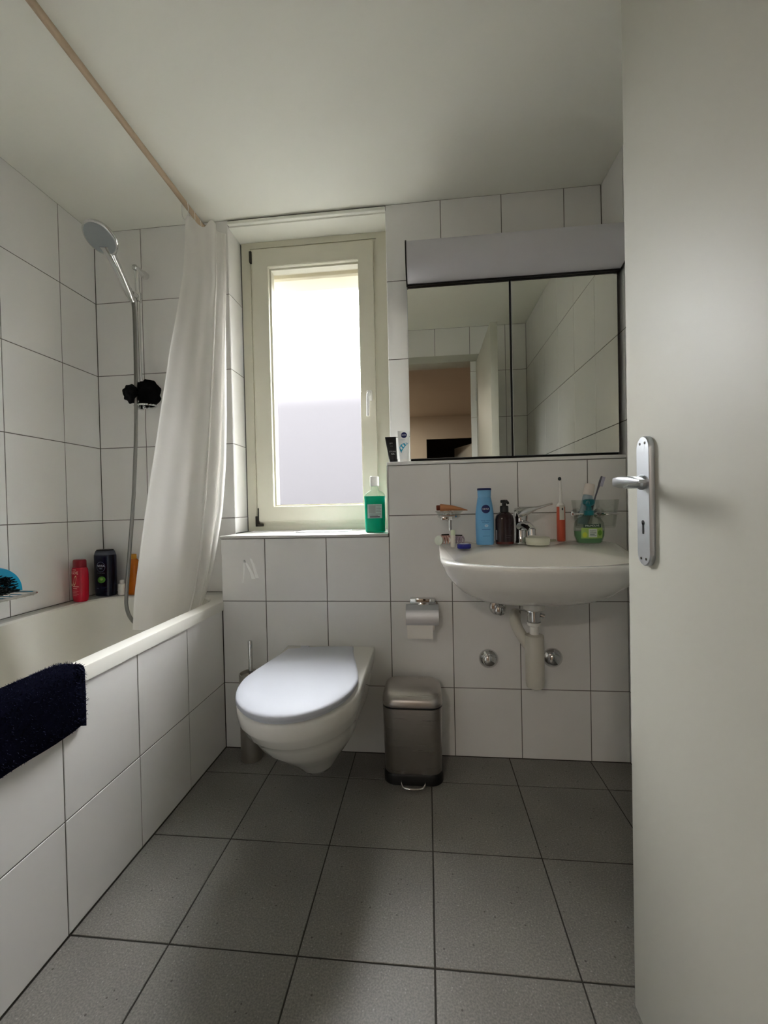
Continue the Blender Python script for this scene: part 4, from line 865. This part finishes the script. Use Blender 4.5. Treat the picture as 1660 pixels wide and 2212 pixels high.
def claw(c, rgb, rot, label, s=1.0):
    t = thing('hair_clip', label, 'hair clip', c); bm = BM()
    for sg in (-1, 1):
        for k in range(4):
            x = (k - 1.5) * 0.009 * s
            tube(bm, spline([(c[0] + x, c[1] + sg * 0.003, c[2] + 0.030 * s), (c[0] + x * 1.1, c[1] + sg * 0.016 * s, c[2] + 0.020 * s), (c[0] + x * 1.2, c[1] + sg * 0.010 * s, c[2] + 0.0035)], 4), 0.0026, 6)
        box(bm, c[0] - 0.018 * s, c[0] + 0.018 * s, c[1] + sg * 0.003 - 0.003, c[1] + sg * 0.003 + 0.003, c[2] + 0.024 * s, c[2] + 0.032 * s, 0.0015)
    rotz(bm, c, rot); obj('claws', bm, flat(rgb, 0.35), t)
    bm = BM(); axlathe(bm, (c[0] - 0.014 * s, c[1], c[2] + 0.0335 * s), (1, 0, 0), [(0.003, 0), (0.003, 0.028 * s)], 8); rotz(bm, c, rot); obj('spring', bm, M['dgrey'], t)
claw((0.064, 1.492, dz(1.50)), (204, 160, 150), 0.4, 'pink hair clip at the left end of the washbasin deck')
claw((0.112, 1.500, dz(1.50)), (176, 158, 170), -0.5, 'mauve hair clip behind the small blue tin', 0.9)
c = (0.0465, 1.470, dz(1.47) - 0.004)
t = thing('plastic_disc', 'pale translucent oval cap leaning at the far left basin corner', 'cap', c)
bm = BM(); axlathe(bm, (c[0] - 0.006, c[1], c[2] + 0.021), (-0.55, -0.80, 0.10), [(0.010, -0.004), (0.0165, -0.003), (0.0175, 0.0), (0.0165, 0.003), (0.010, 0.004)], 20); obj('cap', bm, flat((216, 222, 210), 0.35), t)

# wall holders: soap dish on the left, two tumblers on the right
def holder(name, label, cat, c, r, zring):
    t = thing(name, label, cat, (c[0], YV, zring))
    bm = BM(); tube(bm, [(c[0] + r * math.cos(a), c[1] + r * math.sin(a), zring) for a in [2 * PI * k / 32 for k in range(32)]], 0.0045, 8, True); obj('ring', bm, M['chrome'], t)
    bm = BM(); axlathe(bm, (c[0], YV - 0.0005, zring), (0, -1, 0), [(0.020, 0), (0.020, 0.006), (0.009, 0.012), (0.009, YV - c[1] - r - 0.001)], 18); obj('wall_mount', bm, M['chrome'], t)
    return t
def cupbm(c, prof_o, prof_i, n=28):
    bm = BM(); loft(bm, [ring(c, r, r, z, n) for r, z in prof_o] + [ring(c, r, r, z, n) for r, z in reversed(prof_i)]); return bm
sc = (0.080, 1.520)
t = holder('soap_holder', 'chrome wall holder with a glass soap dish left above the washbasin', 'soap dish', sc, 0.037, 0.917)
bm = BM(); box(bm, sc[0] - 0.030, sc[0] + 0.010, sc[1] - 0.044, sc[1] - 0.036, 0.905, 0.917, 0.002); obj('front_clip', bm, M['chrome'], t)
obj('glass_dish', cupbm(sc, [(0.024, 0.908), (0.034, 0.910), (0.044, 0.928), (0.051, 0.936)], [(0.020, 0.912), (0.032, 0.914), (0.042, 0.931), (0.049, 0.9365)]), M['glass'], t, label='shallow glass dish')
bm = BM(); tube(bm, [(0.078, 1.47, 0.907), (0.078, 1.47, 0.868)], 0.0022, 8); obj('pin', bm, M['chrome'], t)
c = (0.088, 1.515, 0.945)
t = thing('cream_tube', 'brown orange squeeze tube lying across the glass soap dish', 'tube', c)
bm = BM(); rs = []
for x, ry, rz, z in ((-0.042, 0.013, 0.0125, 0.9485), (-0.038, 0.014, 0.0135, 0.9490), (0.000, 0.015, 0.010, 0.9475), (0.03, 0.016, 0.006, 0.9430), (0.054, 0.017, 0.0016, 0.9385)):
    rs.append([(0.090 + x, 1.515 + ry * math.cos(a) - x * 0.1, z + rz * math.sin(a)) for a in [2 * PI * k / 18 for k in range(18)]])
loft(bm, rs); obj('tube_body', bm, flat((182, 122, 78), 0.4), t)
bm = BM(); axlathe(bm, (0.048, 1.519, 0.9485), (-1, 0.1, -0.02), [(0.009, 0), (0.010, 0.002), (0.0095, 0.012), (0.008, 0.013)], 16); obj('cap', bm, flat((120, 56, 36), 0.35), t)
for k, (x, lb) in enumerate(((0.5455, 'chrome tumbler holder behind the hand soap, holding toothpaste and toothbrush'), (0.6245, 'chrome tumbler holder with empty glass at the right, nearest the door handle'))):
    cc = (x, 1.520)
    holder('tumbler_holder', lb, 'tumbler holder', cc, 0.0335, 0.9165).name
    g = thing('tumbler', ('clear glass tumbler holding toothpaste tube and toothbrush', 'empty clear glass tumbler beside the door handle')[k], 'glass', (x, 1.52, 0.868))
    obj('glass', cupbm(cc, [(0.022, 0.868), (0.026, 0.870), (0.0322, 0.917), (0.0385, 0.964), (0.0388, 0.965)], [(0.020, 0.874), (0.0238, 0.876), (0.0300, 0.917), (0.0366, 0.964), (0.0372, 0.965)]), M['glass'], g)
tp0 = Vector((0.540, 1.515, 0.880)); td = Vector((0.022, 0.0, 0.110)).normalized()
t = thing('toothpaste_tube', 'grey white toothpaste tube with big white cap, upside in the glass', 'toothpaste', tp0)
bm = BM(); u_, v_, w_ = basis(td); rs = []
for s_, a_, b_ in ((0, 0.017, 0.0014), (0.03, 0.0175, 0.006), (0.07, 0.0170, 0.012), (0.098, 0.0165, 0.0150), (0.104, 0.013, 0.0125)):
    rs.append([tp0 + td * s_ + Vector((1, 0, -0.2)).normalized() * a_ * math.cos(q) + Vector((0, 1, 0)) * b_ * math.sin(q) for q in [2 * PI * k / 20 for k in range(20)]])
loft(bm, rs); obj('tube_body', bm, flat((150, 168, 178), 0.35), t)
bm = BM(); axlathe(bm, tp0 + td * 0.104, td, [(0.017, 0), (0.0178, 0.003), (0.0165, 0.036), (0.014, 0.039)], 22); obj('cap', bm, flat((226, 216, 208), 0.4), t, label='white cap')
def sidep(u, v): return tuple(tp0 + td * (0.055 + v) + Vector((u, 0, -0.2 * u)) - Vector((0, 0.0142, 0)))
patch(sidep, -0.010, 0.010, 0.022, 0.030, t, flat((50, 70, 84)), 'print_line', 3, 1); patch(sidep, -0.012, 0.011, 0.012, 0.016, t, flat((50, 70, 84)), 'print_line', 3, 1)
t = thing('toothbrush', 'thin grey manual toothbrush leaning right out of the glass tumbler', 'toothbrush', (0.565, 1.52, 0.876))
a0, a1 = Vector((0.558, 1.524, 0.878)), Vector((0.606, 1.512, 1.046)); dd_ = (a1 - a0).normalized()
bm = BM(); tube(bm, [a0.lerp(a1, k / 10) for k in range(11)], 0.003, 10, rr=[0.004, 0.0042, 0.0042, 0.004, 0.0036, 0.003, 0.0026, 0.0026, 0.0036, 0.0042, 0.003]); obj('handle', bm, flat((92, 92, 104), 0.35), t)
bm = BM(); s1 = Vector((1, -0.2, -0.28)).normalized()
for k in range(7):
    q = a0.lerp(a1, 0.83 + 0.024 * k); axlathe(bm, q + s1 * 0.002, s1, [(0.0042, 0), (0.0042, 0.010)], 8)
obj('bristles', bm, flat((188, 186, 204), 0.7), t, label='pale bristles')

# ------------------------------------------------------------------ mirror cabinet with lamp
MX0, MX1, MY, MZ0, MZ1 = -0.0585, 0.7085, 1.600, ZL + 0.0015, 1.7925
mc = thing('mirror_cabinet', 'two-door mirror cabinet with grey lamp on top above the washbasin', 'mirror cabinet', (0.325, YB, ZL))
bm = BM(); box(bm, MX0 + 0.002, MX1 - 0.001, MY + 0.016, YB - 0.001, MZ0, MZ1 + 0.004); obj('cabinet_body', bm, M['darkgap'], mc)
bm = BM(); box(bm, MX0, MX0 + 0.0018, MY + 0.006, YB - 0.001, MZ0, MZ1 + 0.004); obj('side_panel', bm, M['white'], mc)
for a, b in ((MX0, 0.3215), (0.3285, MX1 - 0.004)):
    bm = BM(); box(bm, a, b, MY + 0.001, MY + 0.014, MZ0 + 0.008, MZ1 - 0.004); dd = obj('mirror_door', bm, M['alu'], mc)
    bm = BM(); box(bm, a + 0.0012, b - 0.0012, MY, MY + 0.0015, MZ0 + 0.0085, MZ1 - 0.005); obj('mirror_glass', bm, M['mirror'], dd)
lp = [(MY + 0.012, 1.797), (MY - 0.004, 1.797), (MY - 0.034, 1.803), (MY - 0.056, 1.817), (MY - 0.071, 1.838), (MY - 0.078, 1.862), (MY - 0.078, 1.908), (MY - 0.072, 1.921), (MY - 0.060, 1.928), (MY + 0.05, 1.930), (YB - 0.002, 1.930), (YB - 0.002, 1.797)]
bm = BM(); loft(bm, [[(x, y, z) for y, z in lp] for x in (MX0 + 0.004, MX1 + 0.004)]); obj('lamp_diffuser', bm, M['diff'], mc, 35, label='grey lamp diffuser, switched off')
for x in (MX0 - 0.001, MX1 + 0.004):
    bm = BM(); loft(bm, [[(xx, y + (-0.002 if y < MY + 0.01 else 0), z + (0.002 if z > 1.9 else -0.002 if z < 1.82 else 0)) for y, z in lp] for xx in (x, x + 0.005)]); obj('end_cap', bm, M['black'], mc, 35)
bm = BM(); box(bm, MX0 + 0.004, MX1 + 0.004, MY - 0.010, MY + 0.016, 1.7895, 1.7968); obj('lamp_base', bm, M['black'], mc)

# tubes on the ledge
c = (-0.1265, 1.640, ZL + 0.0004)
t = thing('cosmetic_tube', 'black tube standing on its cap on the ledge left of the mirror', 'tube', c)
tilt = lambda p_: (p_[0] - (p_[2] - c[2]) * 0.10, p_[1], p_[2])
B = Bottle(c, [(0.014, 0.0165, 0.014), (0.02, 0.017, 0.014), (0.05, 0.0185, 0.011), (0.098, 0.0215, 0.0022), (0.103, 0.0218, 0.0018)], 2.0)
bm = B.bm(); [setattr(v_, 'co', Vector(tilt(v_.co))) for v_ in bm.verts]; obj('tube_body', bm, flat((30, 28, 30), 0.3), t)
bm = BM(); lathe(bm, c, [(0.0155, c[2]), (0.0165, c[2] + 0.001), (0.0168, c[2] + 0.014)], 22, 2.0, 0.85); obj('cap', bm, M['black'], t)
mp0 = B.map(0.0005); mp = lambda u, v: tilt(mp0(u, v))
letters('got', 0.0090, lambda u, v: mp(u, v + 0.078), t, (176, 172, 176)); letters('b2b', 0.0075, lambda u, v: mp(u, v + 0.066), t, (110, 104, 108))
letters('STYLING', 0.0066, lambda u, v: mp(u + 0.002, v + 0.044), t, (220, 216, 220)); letters('GEL', 0.0090, lambda u, v: mp(u + 0.003, v + 0.034), t, (226, 226, 226))
c = (-0.0865, 1.672, ZL + 0.0004)
t = thing('cosmetic_tube', 'white tube with blue swoosh and navy emblem beside the mirror', 'tube', c)
B = Bottle(c, [(0.016, 0.020, 0.016), (0.02, 0.0205, 0.016), (0.06, 0.0215, 0.012), (0.126, 0.0240, 0.0022), (0.131, 0.0242, 0.0018)], 2.0)
obj('tube_body', B.bm(), flat((226, 228, 226), 0.3), t)
bm = BM(); lathe(bm, c, [(0.019, c[2]), (0.020, c[2] + 0.001), (0.0202, c[2] + 0.016)], 22, 2.0, 0.82); obj('cap', bm, M['white'], t)
mp = B.map(0.0005); mp2 = B.map(0.0009)
disc(mp, 0.002, 0.113, 0.0120, 0.0120, t, flat((10, 22, 84)), 'emblem'); letters('NIVEA', 0.0066, lambda u, v: mp2(u + 0.002, v + 0.113), t, (236, 238, 242))
letters('Hand', 0.0070, lambda u, v: mp(u - 0.004, v + 0.094), t, (150, 156, 170))
bm = BM(); sw = [(-0.012, 0.046, 0.012), (-0.012, 0.056, 0.018), (-0.006, 0.066, 0.018), (0.004, 0.074, 0.012), (0.014, 0.079, 0.006), (0.021, 0.081, 0.002)]
va = [[bm.verts.new(mp(u - h * 0.25, v + h / 2)), bm.verts.new(mp(min(u + h * 0.25, 0.0215), v - h / 2))] for u, v, h in sw]
for a, b in zip(va, va[1:]): bm.faces.new((a[0], a[1], b[1], b[0]))
obj('swoosh', bm, flat((26, 152, 190)), t)
# mouthwash and card on the sill
c = (-0.210, 1.690, ZS + 0.0004)
t = thing('mouthwash_bottle', 'green mouthwash bottle with white cap on the window sill', 'bottle', c)
B = Bottle(c, [(0, 0.036, 0.024), (0.004, 0.0405, 0.028), (0.05, 0.0415, 0.029), (0.128, 0.0420, 0.029), (0.142, 0.0430, 0.030), (0.147, 0.0430, 0.030)], 4.0, 0.06)
obj('liquid', B.bm(), M['mint'], t, label='green liquid')
bm = BM(); loft(bm, [ring(c, a, b, c[2] + z, 32, e, 0.06) for z, a, b, e in ((0.1471, 0.0430, 0.030, 4), (0.156, 0.0400, 0.028, 3.6), (0.164, 0.031, 0.023, 3), (0.172, 0.017, 0.016, 2.2), (0.187, 0.0145, 0.0145, 2))]); obj('shoulder', bm, M['clearp'], t, label='clear empty neck')
bm = BM(); lathe(bm, c, [(0.0175, c[2] + 0.188), (0.0182, c[2] + 0.190), (0.0178, c[2] + 0.226), (0.016, c[2] + 0.228)], 24, 3.0); obj('cap', bm, M['white'], t, label='white cap')
mq = B.map(0.0005); mr_ = B.map(0.001); mp = lambda u, v: mq(u, v + 0.008); mp2 = lambda u, v: mr_(u, v + 0.008)
patch(mp, -0.029, 0.029, 0.050, 0.106, t, flat((188, 206, 204)), 'label', 10, 4); patch(mp2, -0.024, 0.004, 0.070, 0.102, t, flat((164, 172, 172)), 'label', 6, 3)
text_lines(t, mp2, -0.022, 0.025, 0.066, 2, (110, 120, 120)); text_lines(t, mp2, 0.006, 0.026, 0.100, 5, (140, 150, 150)); patch(mp2, -0.020, 0.020, 0.053, 0.058, t, flat((96, 84, 96)), 'print_line', 6, 1)
bm = BM(); loft(bm, [[(x, y, ZS + 0.0004 + z) for x, y in ((-0.560, 1.730), (-0.345, 1.738), (-0.335, 1.845), (-0.545, 1.832))] for z in (0, 0.004)]); tag(obj('card', bm, flat((236, 238, 240), 0.4)), 'flat white card lying on the window sill', 'card')
# N-shaped light reflection painted as white strokes on the tile under the window
bm = BM()
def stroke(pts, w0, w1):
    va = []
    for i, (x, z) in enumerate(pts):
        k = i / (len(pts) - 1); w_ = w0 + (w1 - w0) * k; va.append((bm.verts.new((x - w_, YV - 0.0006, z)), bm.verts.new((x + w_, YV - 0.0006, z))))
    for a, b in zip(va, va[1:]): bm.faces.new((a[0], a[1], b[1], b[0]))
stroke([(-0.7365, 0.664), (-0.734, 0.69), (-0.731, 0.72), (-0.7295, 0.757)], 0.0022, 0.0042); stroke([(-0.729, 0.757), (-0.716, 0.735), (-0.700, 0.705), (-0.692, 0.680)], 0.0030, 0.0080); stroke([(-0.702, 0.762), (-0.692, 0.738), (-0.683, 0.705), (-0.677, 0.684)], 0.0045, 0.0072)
o = obj('painted_reflection', bm, flat((255, 255, 253), 0.4), wv)
